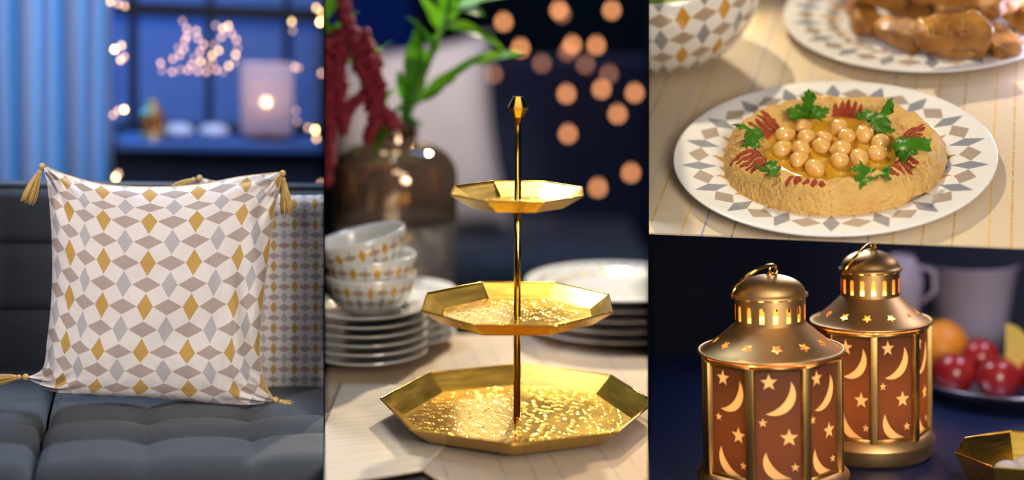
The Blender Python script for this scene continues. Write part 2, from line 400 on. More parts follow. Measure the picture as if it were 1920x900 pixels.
def interp(x, ks):
    if x <= ks[0][0]: (x0, y0), (x1, y1) = ks[0], ks[1]
    elif x >= ks[-1][0]: (x0, y0), (x1, y1) = ks[-2], ks[-1]
    else:
        for k in range(len(ks)-1):
            if x <= ks[k+1][0]: (x0, y0), (x1, y1) = ks[k], ks[k+1]; break
    return y0 + (y1-y0)*(x-x0)/(x1-x0)
def smooth_poly(pts, t):
    """Catmull-Rom through pts at parameter t in 0..1 (arc-length-ish)"""
    pts = [Vector(p) for p in pts]; d = [0]
    for a, b in zip(pts, pts[1:]): d.append(d[-1] + (b-a).length)
    s = t*d[-1]; k = 0
    while k < len(pts)-2 and s > d[k+1]: k += 1
    u = (s-d[k])/(d[k+1]-d[k]); p1, p2 = pts[k], pts[k+1]
    p0 = pts[k-1] if k else p1*2-p2; p3 = pts[k+2] if k+2 < len(pts) else p2*2-p1
    return .5*((2*p1) + (p2-p0)*u + (2*p0-5*p1+4*p2-p3)*u*u + (3*p1-p0-3*p2+p3)*u**3)

def tag(o, label=None, cat=None, group=None, kind=None):
    if label: o['label'] = label
    if cat: o['category'] = cat
    if group: o['group'] = group
    if kind: o['kind'] = kind
    return o
def thing(name, label, cat, booth, loc, rot=(0, 0, 0), group=None, scale=1):
    o = bpy.data.objects.new(name, None); C.objects.link(o); o.empty_display_size = .02
    o.matrix_world = booth.M @ (T(*loc) @ Euler(rot).to_matrix().to_4x4() @ (S(*scale) if isinstance(scale, tuple) else S(scale, scale, scale)))
    return tag(o, label, cat, group)
def struct(name, vf, m, booth=None, smooth=False, parent=None):
    o = ob(name, vf, m, parent, booth.M if booth else None, smooth)
    if parent is None: o['kind'] = 'structure'
    return o
def dup(root, mtx, label, group=None):
    r = root.copy(); C.objects.link(r); r.matrix_world = mtx; r['label'] = label
    if group: r['group'] = group
    for ch in list(root.children):
        c = ch.copy(); C.objects.link(c); c.parent = r; c.matrix_parent_inverse = ch.matrix_parent_inverse
        for g in list(ch.children):
            d = g.copy(); C.objects.link(d); d.parent = c; d.matrix_parent_inverse = g.matrix_parent_inverse
    return r
CUTS = []
def cut(o, px, side, eps=.0006):
    """keep the part of o left (side=-1) or right (+1) of the dividing wall that stands at column px"""
    CUTS.append((o, px, side, eps))

# ------------------------------------------------------------------ dividing walls and floor
def wp(px, zd, zz):
    yv = (zz - H + zd*sin(PITCH))/(zd*cos(PITCH))
    return Vector((0, 0, H)) + Rc @ Vector(((px-960)/F*zd, yv*zd, -zd))
def wnormal(px):
    a = wp(px, 1, H) - Vector((0, 0, H)); b = wp(px, 1, H-.4) - Vector((0, 0, H)); return b.cross(a).normalized()   # towards -x or +x
def divider(name, px, z0, z1, top, th=.0005, bot=0.0, m=None):
    n = wnormal(px); q = [wp(px, z0, bot), wp(px, z1, bot), wp(px, z1, top), wp(px, z0, top)]
    V = [p - n*th/2 for p in q] + [p + n*th/2 for p in q]
    return struct(name, (V, [(0, 1, 2, 3), (7, 6, 5, 4), (0, 4, 5, 1), (1, 5, 6, 2), (2, 6, 7, 3), (3, 7, 4, 0)]), m or M_['divider'])
divider('wall_left', 608, D-.005, 3.5, H+.12)
divider('wall_middle', 1216, D-.005, 3.5, H+.12)
struct('floor', box(-1.6, 1.6, .9, 3.9, -.05, 0), M_['floor'])

# ================================================================== SETTING 1: sofa
SEAT = b1.y(300, 753, b1.L(300, 748, D+.020).y).z - .0045
YB = b1.z(40, 700, SEAT).y                        # foot of the backrest
def X1(px, y): return b1.y(px, 600, y).x
top = b1.y(100, 346, YB+.01).z
xl = X1(-60, YB); xr = X1(640, YB)
sofa = thing('sofa', 'charcoal grey wool sofa with tufted seat, behind the two diamond cushions', 'sofa', b1, (0, 0, 0))
rows = [b1.y(40, 585, YB).z, b1.y(40, 460, YB).z]
def back_panel(z0, z1, lab):
    def f(u, v):
        x = xl + (xr-xl)*u; a = v*2-1
        z = z0 + (z1-z0)*v
        pil = (1 - abs(a)**6)*.008
        return Vector((x, YB + .008 - pil + .004*noise.noise(Vector((x*9, z*9, 3))), z))
    return grid(f, 60, 16)
zz = [SEAT-.02, rows[0], rows[1], top-.004]
for k in range(3):
    g = back_panel(zz[k], zz[k+1], k)
    # close to a padded block with depth
    bk = box(xl, xr, YB+.0075, YB+.034, zz[k], zz[k+1]-.0002)
    ob('back_pad', join(g, bk), M_['sofa'], sofa, sharp=50)
ob('back_rail', box(xl, xr, YB+.0085, YB+.035, top-.0045, top+.0005, .002, 3), M_['sofa'], sofa)
# seat cushions with tufts
yf = b1.z(300, 872, SEAT).y; grooves_y = [b1.z(300, 776, SEAT+.004).y, b1.z(300, 806, SEAT+.006).y]
tx = [X1(275, grooves_y[0]), X1(465, grooves_y[0])]; cw = tx[1]-tx[0]
def seat(xa, xb, x0):
    ys = [YB+.02, grooves_y[0], grooves_y[1], yf+.012]
    def f(u, v):
        x = xa + (xb-xa)*u
        # v 0..0.72 top surface back to front, then the rolled front and front face
        if v < .75:
            y = ys[0] + (yf+.012-ys[0])*(v/.75)
        else: y = None
        cx_ = abs(((x-x0)/cw) % 1.0 - .5)*2            # 0 middle .. 1 groove
        def cellz(y):
            k = 0 if y > ys[1] else (1 if y > ys[2] else 2)
            a = (y-(ys[k]+ys[k+1])/2)/((ys[k]-ys[k+1])/2)
            if k == 2 and a < 0: a *= .2
            if k == 0 and a > 0: a *= .5
            g1 = 1-abs(cx_)**3; g2 = 1-abs(a)**3
            deep = .013
            return SEAT + .004 - deep*(1-g2)*(.55+.45*abs(cx_)**4) - .009*(1-g1)*(.45+.55*abs(a)**2)
        e = min(1, (xb-x)/.012 if xb-x < .012 else 1, (x-xa)/.012 if x-xa < .012 else 1)
        edge = -.012*(1-sqrt(max(0, 1-(1-e)**2)))
        if y is not None: return Vector((x, y, cellz(y)+edge + .0008*noise.noise(Vector((x*40, y*40, 0)))))
        t = (v-.75)/.25
        if t < .6:
            a = t/.6*pi/2; return Vector((x, yf+.012-.022*sin(a), cellz(ys[3])+edge-.022*(1-cos(a))))
        return Vector((x, yf-.010, cellz(ys[3])+edge-.022 - (t-.6)/.4*.045))
    return grid(f, max(20, int((xb-xa)/.0028)), 110)
xg = b1.z(100, 748, SEAT).x; 
gp = b1.z(52, 880, SEAT)
def seat_part(nm, vf):
    # the joint between the seat cushions runs towards the viewer along the measured line
    V = [Vector(v) for v in vf[0]]
    return ob(nm, (V, vf[1]), M_['sofa'], sofa)
xgap = (xg+gp.x)/2
seat_part('seat_cushion', seat(xl, xgap-.0012, tx[0]))
seat_part('seat_cushion', seat(xgap+.0012, xr, tx[0]))
ob('piping', tube([(xl, yf-.0108, SEAT-.026), (xr, yf-.0108, SEAT-.026)], .0012, 8), M_['sofa'], sofa)
ob('base', box(xl, xr, yf-.006, YB+.07, SEAT-.13, SEAT-.062, .004), M_['sofa_dark'], sofa)
ob('back_frame', box(xl, xr, YB+.012, YB+.034, SEAT-.063, SEAT-.0205), M_['sofa_dark'], sofa)
for fx in (.1, .9):
    for fy in (yf+.03, YB+.04):
        ob('leg', box(xl+(xr-xl)*fx-.01, xl+(xr-xl)*fx+.01, fy-.01, fy+.01, SEAT-.16, SEAT-.13), M_['wood_dark'], sofa)
cut(sofa, 608, -1)

def tassel(parent, p, dirv, length=.028, w=.0055, n=30, seed=0):
    rd = random.Random(seed); p = Vector(p); d = Vector(dirv).normalized()
    t = ob('tassel', (lambda q: xf(q, T(*p)))(join(sphere(.0032, 10, 8), xf(sphere(.0026, 10, 8), T(*(d*.006))))), M_['gold_thread'], parent)
    strands = []
    for k in range(n*2):
        a = rd.random()*2*pi; rr = sqrt(rd.random())
        side = d.orthogonal().normalized(); s2 = d.cross(side)
        off = (side*cos(a) + s2*sin(a))
        pts = [p + d*(.006 + length*q*(.85+.15*rd.random())) + off*(rr*w*(.25+.75*min(1, q*1.4))) + Vector((0, 0, -.004*q*q)) for q in (0, .25, .55, .8, 1)]
        strands.append(tube(pts, .00055, 5))
    s = ob('fringe', join(*strands), M_['gold_thread'], t)
    return t

def cushion_mesh(topl, botl, leftl, rightl, thick, back, uvk, plane_y0, lean, zb, N=90, wr=1.0, seed=0):
    def P(px, py):
        d = b1.ray(px, py)            # leaning plane  y = y0 + lean*(z-zb)
        t = (plane_y0 - lean*zb)/(d.y - lean*d.z); return d*t
    def coons(u, v):
        Bt, Tp = smooth_poly(botl, u), smooth_poly(topl, u); Lf, Rt = smooth_poly(leftl, v), smooth_poly(rightl, v)
        c00, c10, c01, c11 = Vector(botl[0]), Vector(botl[-1]), Vector(topl[0]), Vector(topl[-1])
        return (1-v)*Bt + v*Tp + (1-u)*Lf + u*Rt - ((1-u)*(1-v)*c00 + u*(1-v)*c10 + (1-u)*v*c01 + u*v*c11)
    def prof(s): s = min(1, max(0, s)); a = abs(2*s-1); return (1-a**2.6)**.62
    nrm = Vector((0, -1, lean)).normalized()
    Vs, uvs = [], []
    for j in range(N+1):
        for i in range(N+1):
            # cluster samples towards the seams
            u = .5-.5*cos(pi*i/N); v = .5-.5*cos(pi*j/N)
            q = coons(u, v); p = P(q.x, q.y)
            pf = prof(u)**.75*prof(v)**.75; h = thick*pf
            cu, cv = min(u, 1-u), min(v, 1-v)
            cornr = math.exp(-((cu*cu+cv*cv)/.035))
            edge = math.exp(-min(cu, cv)/.10)
            fold = noise.noise(Vector((u*15, v*15, seed)))*.4 + sin(atan2(cv+.02, cu+.02)*16 + 3*noise.noise(Vector((u*6, v*6, seed+5))))*cornr*1.1
            h += wr*(.0026*fold*(edge*.6+cornr)*min(1, pf*4) + .0022*noise.noise(Vector((u*4.5, v*4.5, seed+9)))*pf)
            # long soft creases pulled from the right-hand corners
            h += wr*.0022*sin((u*1.2+v*.35)*34)*math.exp(-((u-.93)/.08)**2)*pf
            Vs.append(p + nrm*h); uvs.append(uvk(u, v, q))
    n1 = len(Vs)
    for j in range(N+1):
        for i in range(N+1):
            u = .5-.5*cos(pi*i/N); v = .5-.5*cos(pi*j/N); q = coons(u, v)
            Vs.append(P(q.x, q.y) - nrm*(back*(prof(u)*prof(v))**.75)); uvs.append(uvk(u, v, q))
    Fc = []
    W = N+1
    for j in range(N):
        for i in range(N):
            a = j*W+i; Fc.append((a, a+1, a+W+1, a+W)); Fc.append((n1+a, n1+a+W, n1+a+W+1, n1+a+1))
    ring = [i for i in range(N+1)] + [j*W+N for j in range(1, N+1)] + [N*W+i for i in range(N-1, -1, -1)] + [j*W for j in range(N-1, 0, -1)]
    for a, b in zip(ring, ring[1:]+ring[:1]): Fc.append((a, n1+a, n1+b, b))
    return (Vs, Fc), uvs, P, coons
tl = [(80, 311), (130, 330), (200, 347), (300, 351), (380, 345), (450, 332), (528, 323)]
bl = [(50, 708), (95, 733), (160, 741), (300, 748), (420, 758), (470, 759), (515, 752)]
ll = [(50, 708), (80, 690), (88, 640), (96, 560), (98, 480), (94, 400), (88, 345), (80, 311)]
rl = [(515, 752), (498, 722), (487, 670), (487, 620), (495, 540), (504, 470), (513, 400), (524, 350), (528, 323)]
ku = [(0, -5.5), (.06, -4.6), (.10, -4), (.256, -2), (.45, 0), (.65, 2), (.857, 4), (1, 6.1)]
kv = [(0, -7.1), (.085, -6), (.258, -4), (.46, -2), (.656, 0), (.84, 2), (.965, 4), (1, 4.7)]
ZB = b1.L(300, 748, D).z
c1 = thing('cushion', 'large throw cushion printed with large gold, taupe and grey diamonds, tasselled corners', 'cushion', b1, (0, 0, 0), group='cushions on the sofa')
Y1 = b1.L(300, 748, D+.020).y
vf, uvs, PP, CO = cushion_mesh(tl, bl, ll, rl, .030, .018, lambda u, v, q: (interp(u, ku), interp(v, kv)), Y1, .13, ZB, wr=1.9)
ob('cover', vf, M_['cushion'], c1, uv=uvs)
# hem seam
seam = [PP(*smooth_poly(l, t/40).xy) for l, t0 in ((tl, 0),) for t in range(41)]
ob('piping', tube(seam, .0009, 6), M_['cushion'], c1)
seam2 = [PP(*smooth_poly(rl, t/40).xy) for t in range(41)]
ob('piping', tube(seam2, .0009, 6), M_['gold_thread'], c1)
tassel(c1, PP(79, 312), (-.28, -.1, -.62), .028, .0065, 30, 1)
tassel(c1, PP(530, 325), (.10, -.05, -.75), .030, .006, 30, 2)
tassel(c1, PP(48, 707), (-.9, .05, -.02), .026, .0055, 30, 3)
tassel(c1, PP(517, 750), (.5, -.25, -.12), .013, .0055, 26, 4)
t2 = [(374, 333), (430, 345), (500, 360), (560, 366), (640, 362), (720, 345)]
bl2 = [(360, 735), (430, 741), (560, 746), (640, 746), (720, 738)]
ll2 = [(360, 735), (378, 640), (380, 500), (376, 400), (374, 333)]
rl2 = [(720, 738), (705, 640), (700, 500), (706, 400), (720, 345)]
c2 = thing('cushion', 'throw cushion with a finer small diamond print, half hidden behind the large one', 'cushion', b1, (0, 0, 0), group='cushions on the sofa')
vf, uvs, PP2, _ = cushion_mesh(t2, bl2, ll2, rl2, .016, .012, lambda u, v, q: ((q.x-550)/19.5, (497-q.y)/19.2), Y1+.056, .12, ZB, 70, .5, 11)
ob('cover', vf, M_['cushion'], c2, uv=uvs)
tassel(c2, PP2(374, 334), (-.8, 0, -.25), .022, .005, 24, 5)
cut(c2, 608, -1)

# --- window wall behind
YW = 2.16
def W1(px, py, y=YW): return b1.y(px, py, y)
def bar1(name, x0, x1, y0, y1, yy, dep, m, parent=None, bev=0):
    a = W1(x0, y1, yy); b = W1(x1, y0, yy)
    return box(a.x, b.x, yy, yy+dep, a.z, b.z, bev)
struct('wall_back', bar1('w', -60, 607, 268, 620, YW+.03, .05, None), M_['navy_wall'], b1)
struct('backdrop_wall', bar1('w', -200, 600, -180, 420, 2.98, .04, None), M_['sky_cloth'], b1)
win = struct('window_1', bar1('w', 215, 607, 239, 253, YW, .035, None), M_['window_frame'], b1)
for (xa, xb, ya, yb) in ((242, 258, -60, 241), (386, 400, -60, 241), (530, 546, -60, 241)):
    o = ob('mullion', bar1('m', xa, xb, ya, yb, YW+.004, .02, None), M_['window_frame'], win, smooth=False)
ob('transom', bar1('m', 215, 607, 16, 29, YW+.002, .024, None), M_['window_frame'], win, smooth=False)
for (xa, xb) in ((215, 243), (257, 387), (399, 531), (545, 606)):
    for (ya, yb) in ((-60, 18), (27, 241)):
        ob('pane', bar1('m', xa, xb, ya, yb, YW+.012, .002, None), M_['glass'], win, smooth=False)
a = W1(216, 256, YW-.002); bb = W1(607, 256, YW-.002)
SZ = b1.y(400, 270, YW-.14).z
struct('window_sill', box(W1(217, 270, YW-.14).x, W1(606, 270, YW-.14).x, YW-.14, YW+.03, SZ-.012, SZ, .002), M_['sill'], b1)
struct('sideboard_wall', box(W1(217, 270, YW-.14).x+.004, W1(606, 270, YW-.14).x-.004, YW-.13, YW+.03, SZ-.30, SZ-.0125), M_['navy_wall'], b1)
# curtain
cur = ob('sheer_curtain', grid(lambda u, v: Vector((
    W1(-60, 100, 2.05).x + (W1(214, 100, 2.05).x - W1(-60, 100, 2.05).x)*u + .006*noise.noise(Vector((u*4, v*1.5, 0))),
    2.05 + .018*sin(u*41+1.2*sin(v*2)) + .012*sin(u*23+.6), 
    .12 - .62*v)), 200, 24), M_['curtain'], None, b1.M)
tag(cur, 'sheer pale floor-length curtain glowing blue left of the window', 'curtain')
# bulbs
def bulb_thing(name, label, booth, pts, m_of, r, wire=True, group=None, hang=True, closed=False):
    o = thing(name, label, 'string lights', booth, pts[0], group=group)
    inv = Vector(pts[0])
    if wire:
        P3 = [Vector(p)-inv for p in pts]
        if hang: P3 = [P3[0] + Vector((0, 0, .22))] + P3
        ob('wire', tube(P3, .0006, 5, closed), M_['wire'], o)
    cache = {}
    for k, p in enumerate(pts):
        mm = m_of(k)
        if mm.name not in cache:
            me = mesh('bulb', join(sphere(r, 12, 8), lathe([(r*.35, r*.7), (r*.35, r*1.5), (0, r*1.5)], 8))); me.materials.append(mm); me.shade_smooth(); cache[mm.name] = me
        b = bpy.data.objects.new('bulb', cache[mm.name]); C.objects.link(b); b.parent = o; b.location = Vector(p)-inv
    return o
orn = [(404, 48), (418, 54), (428, 49), (434, 63), (443, 75), (446, 90), (442, 103), (440, 117), (429, 124), (418, 135), (406, 132), (399, 118), (387, 135), (371, 134), (359, 122), (352, 132), (338, 131), (323, 135), (304, 133), (301, 119), (324, 111), (337, 104), (345, 92), (334, 90), (347, 76), (351, 68), (350, 54), (342, 40), (368, 58), (371, 72), (382, 84), (375, 97), (364, 108), (376, 116), (391, 118), (398, 104), (410, 95), (415, 70), (402, 84)]
dimset = {0, 5, 7, 9, 11, 16, 18, 23, 27, 32, 34, 38}
bulb_thing('hanging_light_ornament', 'crescent-and-lantern outline of warm fairy lights hanging in the window', b1, [W1(x, y, 1.90) for x, y in orn],
           lambda k: M_['bulb_dim'] if k in dimset else (M_['bulb_warm'] if k in (1, 2, 6, 8, 35, 36, 33) else M_['bulb_pink']), .0021)
bulb_thing('hanging_light_string', 'string of paired warm fairy lights hanging beside the curtain edge', b1,
           [W1(x, y, 1.90) for x, y in ((207, 4), (222, 8), (234, 12), (228, 86), (215, 93), (233, 107), (226, 113), (222, 208), (212, 216), (233, 206), (222, 326), (217, 333))],
           lambda k: M_['bulb_bright'] if k in (4, 9, 11) else (M_['bulb_pink'] if k % 3 else M_['bulb_warm']),   .0022, group='light strings at the window sides')
bulb_thing('hanging_light_string', 'string of warm fairy lights hanging right of the frosted table lamp', b1,
           [W1(x, y, 1.90) for x, y in ((593, 15), (603, 24), (600, 42), (547, 41), (549, 58), (553, 126), (560, 128), (603, 138), (555, 208), (557, 228), (578, 240), (591, 244), (593, 260), (602, 345))],
           lambda k: M_['bulb_bright'] if k in (2, 11) else (M_['bulb_dim'] if k in (4, 6, 8, 9) else (M_['bulb_warm'] if k in (0, 1, 12, 3) else M_['bulb_pink'])),   .0022, group='light strings at the window sides')
# frosted lamp on the sill
YS = YW-.075
def sillp(px): return Vector((W1(px, 255, YS).x, YS, SZ))
lp = sillp(498); sx = lambda n: n*YS/F*1.03
lamp = thing('table_lamp', 'rectangular frosted white lantern lamp with two gold feet on the window sill', 'lamp', b1, lp)
ww = sx(44); hh = W1(498, 122, YS-.03).z - SZ
ob('shade', xf(join(*[xf(box(-ww, ww, -.001, .001, .012, hh, .0008), m) for m in (T(0, -.03, 0), T(0, .03, 0))], *[xf(box(-.03, .03, -.001, .001, .012, hh, .0008), T(s*ww, 0, 0) @ RZ(pi/2)) for s in (-1, 1)]), T(0, 0, 0)), M_['frosted'], lamp)
ob('diffuser', box(-ww+.003, ww-.003, .015, .018, .014, hh*.58, .001), M_['paper'], lamp)
ob('base', box(-ww, ww, -.03, .03, .010, .0135, .001), M_['paper'], lamp)
for s in (-1, 1): ob('foot', xf(sphere(.0075, 12, 8), T(s*sx(22), -.018, .0072)), M_['brass'], lamp)
ob('foot', box(-sx(22), sx(22), .005, .012, 0, .011), M_['brass'], lamp)
bz = W1(497, 192, YS-.012).z - SZ
ob('candle', lathe([(0, bz-.008), (.007, bz-.008), (.007, .0135), (0, .0135)], 14), M_['wax'], lamp, T(0, -.008, 0))
ob('bulb', xf(sphere(.0045, 12, 8), T(0, -.008, bz)), M_['bulb_lamp'], lamp)
_l = bpy.data.lights.new('lamp_glow', 'POINT'); _l.energy = .10; _l.color = (1, .60, .38); _l.shadow_soft_size = .01
_o = bpy.data.objects.new('lamp_glow', _l); C.objects.link(_o); _o.parent = lamp; _o.location = (0, -.008, bz+.012)
# pale dishes
for px, lb in ((335, 'low pale covered dish on the sill beside the small gold lantern'), (401, 'low pale covered dish on the sill beside the frosted lamp')):
    d = thing('dish', lb, 'dish', b1, sillp(px), group='pale dishes on the sill')
    k = sx(27)
    ob('bowl', lathe([(0, 0), (k*.7, 0), (k, .008), (k, .010), (0, .010)], 28), M_['white_dish'], d)
    ob('lid', lathe([(k*.98, .0102), (k*.85, .0165), (k*.4, .020), (0, .021)], 28), M_['white_dish'], d)

# ================================================================== lantern (used large, large behind, and tiny on the sill)
def add_bool(vf_a, vf_b):
    oa = bpy.data.objects.new('a', mesh('a', vf_a)); obb = bpy.data.objects.new('b', mesh('b', vf_b)); C.objects.link(oa); C.objects.link(obb)
    m = oa.modifiers.new('x', 'BOOLEAN'); m.operation = 'DIFFERENCE'; m.object = obb; m.solver = 'EXACT'
    me = bpy.data.meshes.new_from_object(oa.evaluated_get(bpy.context.evaluated_depsgraph_get()))
    bpy.data.objects.remove(oa); bpy.data.objects.remove(obb); return me
u = 1/2000.0
PW = 44*u; PHh = 106*u   # pane half width; half height
def pc(X, Y): return ((X-481)/1.915*u, PHh - (Y-498)/1.915*u)
shapes = [('star', [(pc(450, 541)[0]+x, pc(450, 541)[1]+y) for x, y in star2(17*u)]),
          ('crescent', crescent(pc(527, 538), pc(436, 655), -.0158, -.0072)),
          ('star', [(pc(427, 688)[0]+x, pc(427, 688)[1]+y) for x, y in star2(9.5*u)]),
          ('star', [(pc(519, 744)[0]+x, pc(519, 744)[1]+y) for x, y in star2(18*u)]),
          ('crescent', crescent(pc(437, 795), pc(527, 893), .0138, .0048)),
          ('star', [(pc(539, 852)[0]+x, pc(539, 852)[1]+y) for x, y in star2(9.5*u)])]
pane_me = add_bool(prism([(-PW, -PHh), (PW, -PHh), (PW, PHh), (-PW, PHh)], .0012), join(*[prism(s, .004, -.0015) for _, s in shapes]))
pane_me.materials.clear(); pane_me.materials.append(M_['pane_brown'])
inlays = []
for nm, s in shapes:
    me = mesh(nm, prism(s, .0009, .0002)); me.materials.append(M_['pane_cream']); inlays.append((nm, me))
# roof with star holes
RR, NR = .0690, .0335
Z0, Z1_, Z2, Z3, Z4 = .026, .1345, .1407, .1675, .1930
def roofr(t): return RR + (NR-RR)*t, Z2 + (Z3-Z2)*(t**1.25)
rp = [roofr(t/14) for t in range(15)]
outer = rp; inner = [(r-.0004 if i else r-.0015, z-.0012) for i, (r, z) in enumerate(rp)][::-1]
stars = []
for k in range(12):
    a = 2*pi*(k+.28)/12; r, z = roofr(.47)
    slope = atan2(Z3-Z2, RR-NR)
    m = RZ(a) @ T(r, 0, z) @ RY(slope) @ T(0, 0, -.004) @ RZ(0)
    stars.append(xf(prism([(y_, x_) for x_, y_ in star2(11.5*u, .42, rot=pi/2)][::-1], .010), m))
roof_me = add_bool(lathe(outer+inner, 96, True), join(*stars))
roof_me.materials.clear(); roof_me.materials.append(M_['lantern_gold'])
def neck():
    n = 16; V, Fc = [], []
    cols = []; 
    for k in range(n):
        a0 = 2*pi*k/n; w_ = 2*pi/n
        for fr in (0, .33, .39, .5, .61, .67): cols.append(a0 + w_*fr)
    zs = [Z3-.001, Z3+.0035, Z3+.0155, Z3+.0175, Z3+.0185, Z4]
    nc, nz = len(cols), len(zs)
    for rr in (NR, NR-.0012):
        for a in cols:
            for z in zs: V.append((rr*cos(a), rr*sin(a), z))
    def hole(c, q):
        f = c % 6
        if q in (1,): return f in (1, 2, 3, 4)
        if q == 2: return f in (1, 2, 3, 4)
        if q == 3: return f in (2, 3)
        return False
    for c in range(nc):
        c2 = (c+1) % nc
        for q in range(nz-1):
            A = (c*nz+q, c2*nz+q, c2*nz+q+1, c*nz+q+1)
            if not hole(c, q):
                Fc.append(A); Fc.append(tuple(i+nc*nz for i in A)[::-1])
            else:
                # reveal faces round the hole
                for (dc, dq, e) in ((-1, 0, (A[0], A[3])), (1, 0, (A[2], A[1])), (0, -1, (A[1], A[0])), (0, 1, (A[3], A[2]))):
                    if not hole((c+dc) % nc, q+dq): Fc.append((e[0], e[1], e[1]+nc*nz, e[0]+nc*nz))
    return V, Fc
ph0 = R_(-90+8)       # direction of the front face
CR = .0675
def lantern(name, label, booth, loc, rz=0, scale=1, group=None, energy=.35, full=True):
    L = thing(name, label, 'lantern', booth, loc, (0, 0, rz), group, scale)
    ob('base', lathe([(0, 0), (.066, 0), (.0705, .004), (.0712, .012), (.0735, .0165), (.0735, .019), (.0700, .021), (.0690, .026), (.058, .0262), (0, .0262)], 72), M_['lantern_gold'], L)
    o = ob('roof', ([], []), None, L) if False else link('roof', roof_me, None, L)
    roof_me.set_sharp_from_angle(angle=R_(35))
    ob('roof_rim', xf(torus(RR, .0016, 80, 8), T(0, 0, Z2)), M_['lantern_gold'], L)
    o = ob('neck', neck(), M_['lantern_gold'], L, sharp=35)
    dome = [(.0350, Z4-.0005), (.0362, Z4+.0006), (.0362, Z4+.0022), (.0345, Z4+.003)] + [(.0335*cos(t), Z4+.003+.0175*sin(t)) for t in [pi/2*k/12 for k in range(1, 12)]] + [(0, Z4+.0206)]
    ob('cap', lathe([(.030, Z4-.0004)]+dome, 64), M_['lantern_gold'], L)
    kn = (.0035, 0, Z4+.0245)
    ob('loop', xf(torus(.0042, .0017, 24, 8), T(*kn) @ RZ(.5) @ RX(pi/2)), M_['brass_polished'], L)
    ob('knob', lathe([(0, Z4+.020), (.004, Z4+.0202), (.003, Z4+.0215), (0, Z4+.0225)], 20), M_['lantern_gold'], L)
    # ring handle hinges on the loop and leans to the left
    e1 = Vector((-.045, -.012, -.0275)); e1.normalize(); nn = Vector((-.30, .35, .62)); nn = (nn - e1*nn.dot(e1)).normalized(); e2 = nn.cross(e1)
    Rr = .0250; ctr = Vector(kn) + e1*(Rr-.003) + Vector((0, 0, .001))
    mm = Matrix((e1, e2, nn)).transposed().to_4x4(); mm.translation = ctr
    ob('ring_handle', xf(torus(Rr, .0016, 60, 10), mm), M_['brass_polished'], L)
    # frame
    def octo(r, z): return [(r*cos(ph0+pi/8+k*pi/4), r*sin(ph0+pi/8+k*pi/4), z) for k in range(8)]
    for k in range(8):
        a = ph0+pi/8+k*pi/4
        ob('post', xf(box(-.0045, .0022, -.0040, .0040, Z0-.0005, Z1_+.001, .0006), RZ(a) @ T(CR, 0, 0)), M_['lantern_frame'], L)
    ap = CR*cos(pi/8)
    for z, nm in ((Z1_+.0005, 'top_rail'), (Z0+.0015, 'bottom_rail')):
        ring = join(*[xf(box(-.003, .0005, -CR*sin(pi/8), CR*sin(pi/8), -.0022, .0022), RZ(ph0+k*pi/4) @ T(ap, 0, z)) for k in range(8)])
        ob(nm, ring, M_['lantern_frame'], L)
    zc = (Z0+Z1_)/2
    for k in range(8):
        p = bpy.data.objects.new('pane', pane_me); C.objects.link(p); p.parent = L
        p.matrix_local = RZ(ph0+k*pi/4) @ T(ap-.0028, 0, zc) @ RZ(pi/2) @ RX(pi/2) @ S(1, 1, 1)
        if full:
            for nm, me in inlays:
                q = bpy.data.objects.new(nm, me); C.objects.link(q); q.parent = p
    ob('candle', lathe([(0, .0262), (.018, .0262), (.018, .040), (.015, .042), (0, .041)], 28), M_['wax'], L)
    fl = [(0, .0), (.0035, .003), (.0052, .008), (.0040, .015), (.0018, .021), (0, .025)]
    ob('flame', lathe(fl, 16), M_['flame'], L, T(0, 0, .0445))
    l = bpy.data.lights.new('candle_light', 'POINT'); sc_ = scale[0] if isinstance(scale, tuple) else scale; l.energy = energy*sc_*sc_; l.color = (1, .60, .22); l.shadow_soft_size = .012*sc_
    lo = bpy.data.objects.new('candle_light', l); C.objects.link(lo); lo.parent = L; lo.location = (0, 0, .066)
    return L
lantern('small_lantern', 'tiny gold candle lantern glowing on the window sill below the light ornament', b1, sillp(287), 0, sx(46)/.147, energy=.6, full=False)

# ================================================================== SETTING 2: tiered stand table
TZ = b2.L(968, 790, D).z
# table: dark top, cloth, runner
def pl2(px, py, z): return b2.z(px, py, z)
tab = thing('dining_table', 'dark wooden table, almost wholly covered by cream cloths, under the tiered stand', 'table', b2, (0, 0, 0))
far = pl2(900, 622, TZ).y
q = [pl2(608, 960, TZ-.004), pl2(1216, 960, TZ-.004)]
xL = lambda y, z: (lambda p: p.x)(b2.y(608.6, 0, y)) 
def edge_pt(px, y, z):
    # point on the divider at depth y, height z
    lo, hi = -2000, 4000
    for _ in range(60):
        mid = (lo+hi)/2; p = b2.y(px, mid, y)
        if p.z > z: lo = mid
        else: hi = mid
    return Vector((b2.y(px, lo, y).x, y, z))
yn = 1.17
zt = TZ-.0045
ob('tabletop', slab([edge_pt(609, yn, zt), edge_pt(1215, yn, zt), edge_pt(1215, far, zt), edge_pt(609, far, zt)], .02), M_['wood_dark'], tab, smooth=False)
zl = TZ - .02
for px in (640, 1180):
    for y in (yn+.05, far-.05):
        p = edge_pt(px, y, zt-.02); ob('leg', box(p.x-.012, p.x+.012, y-.012, y+.012, -H+.0 , zt-.02), M_['wood_dark'], tab, smooth=False)
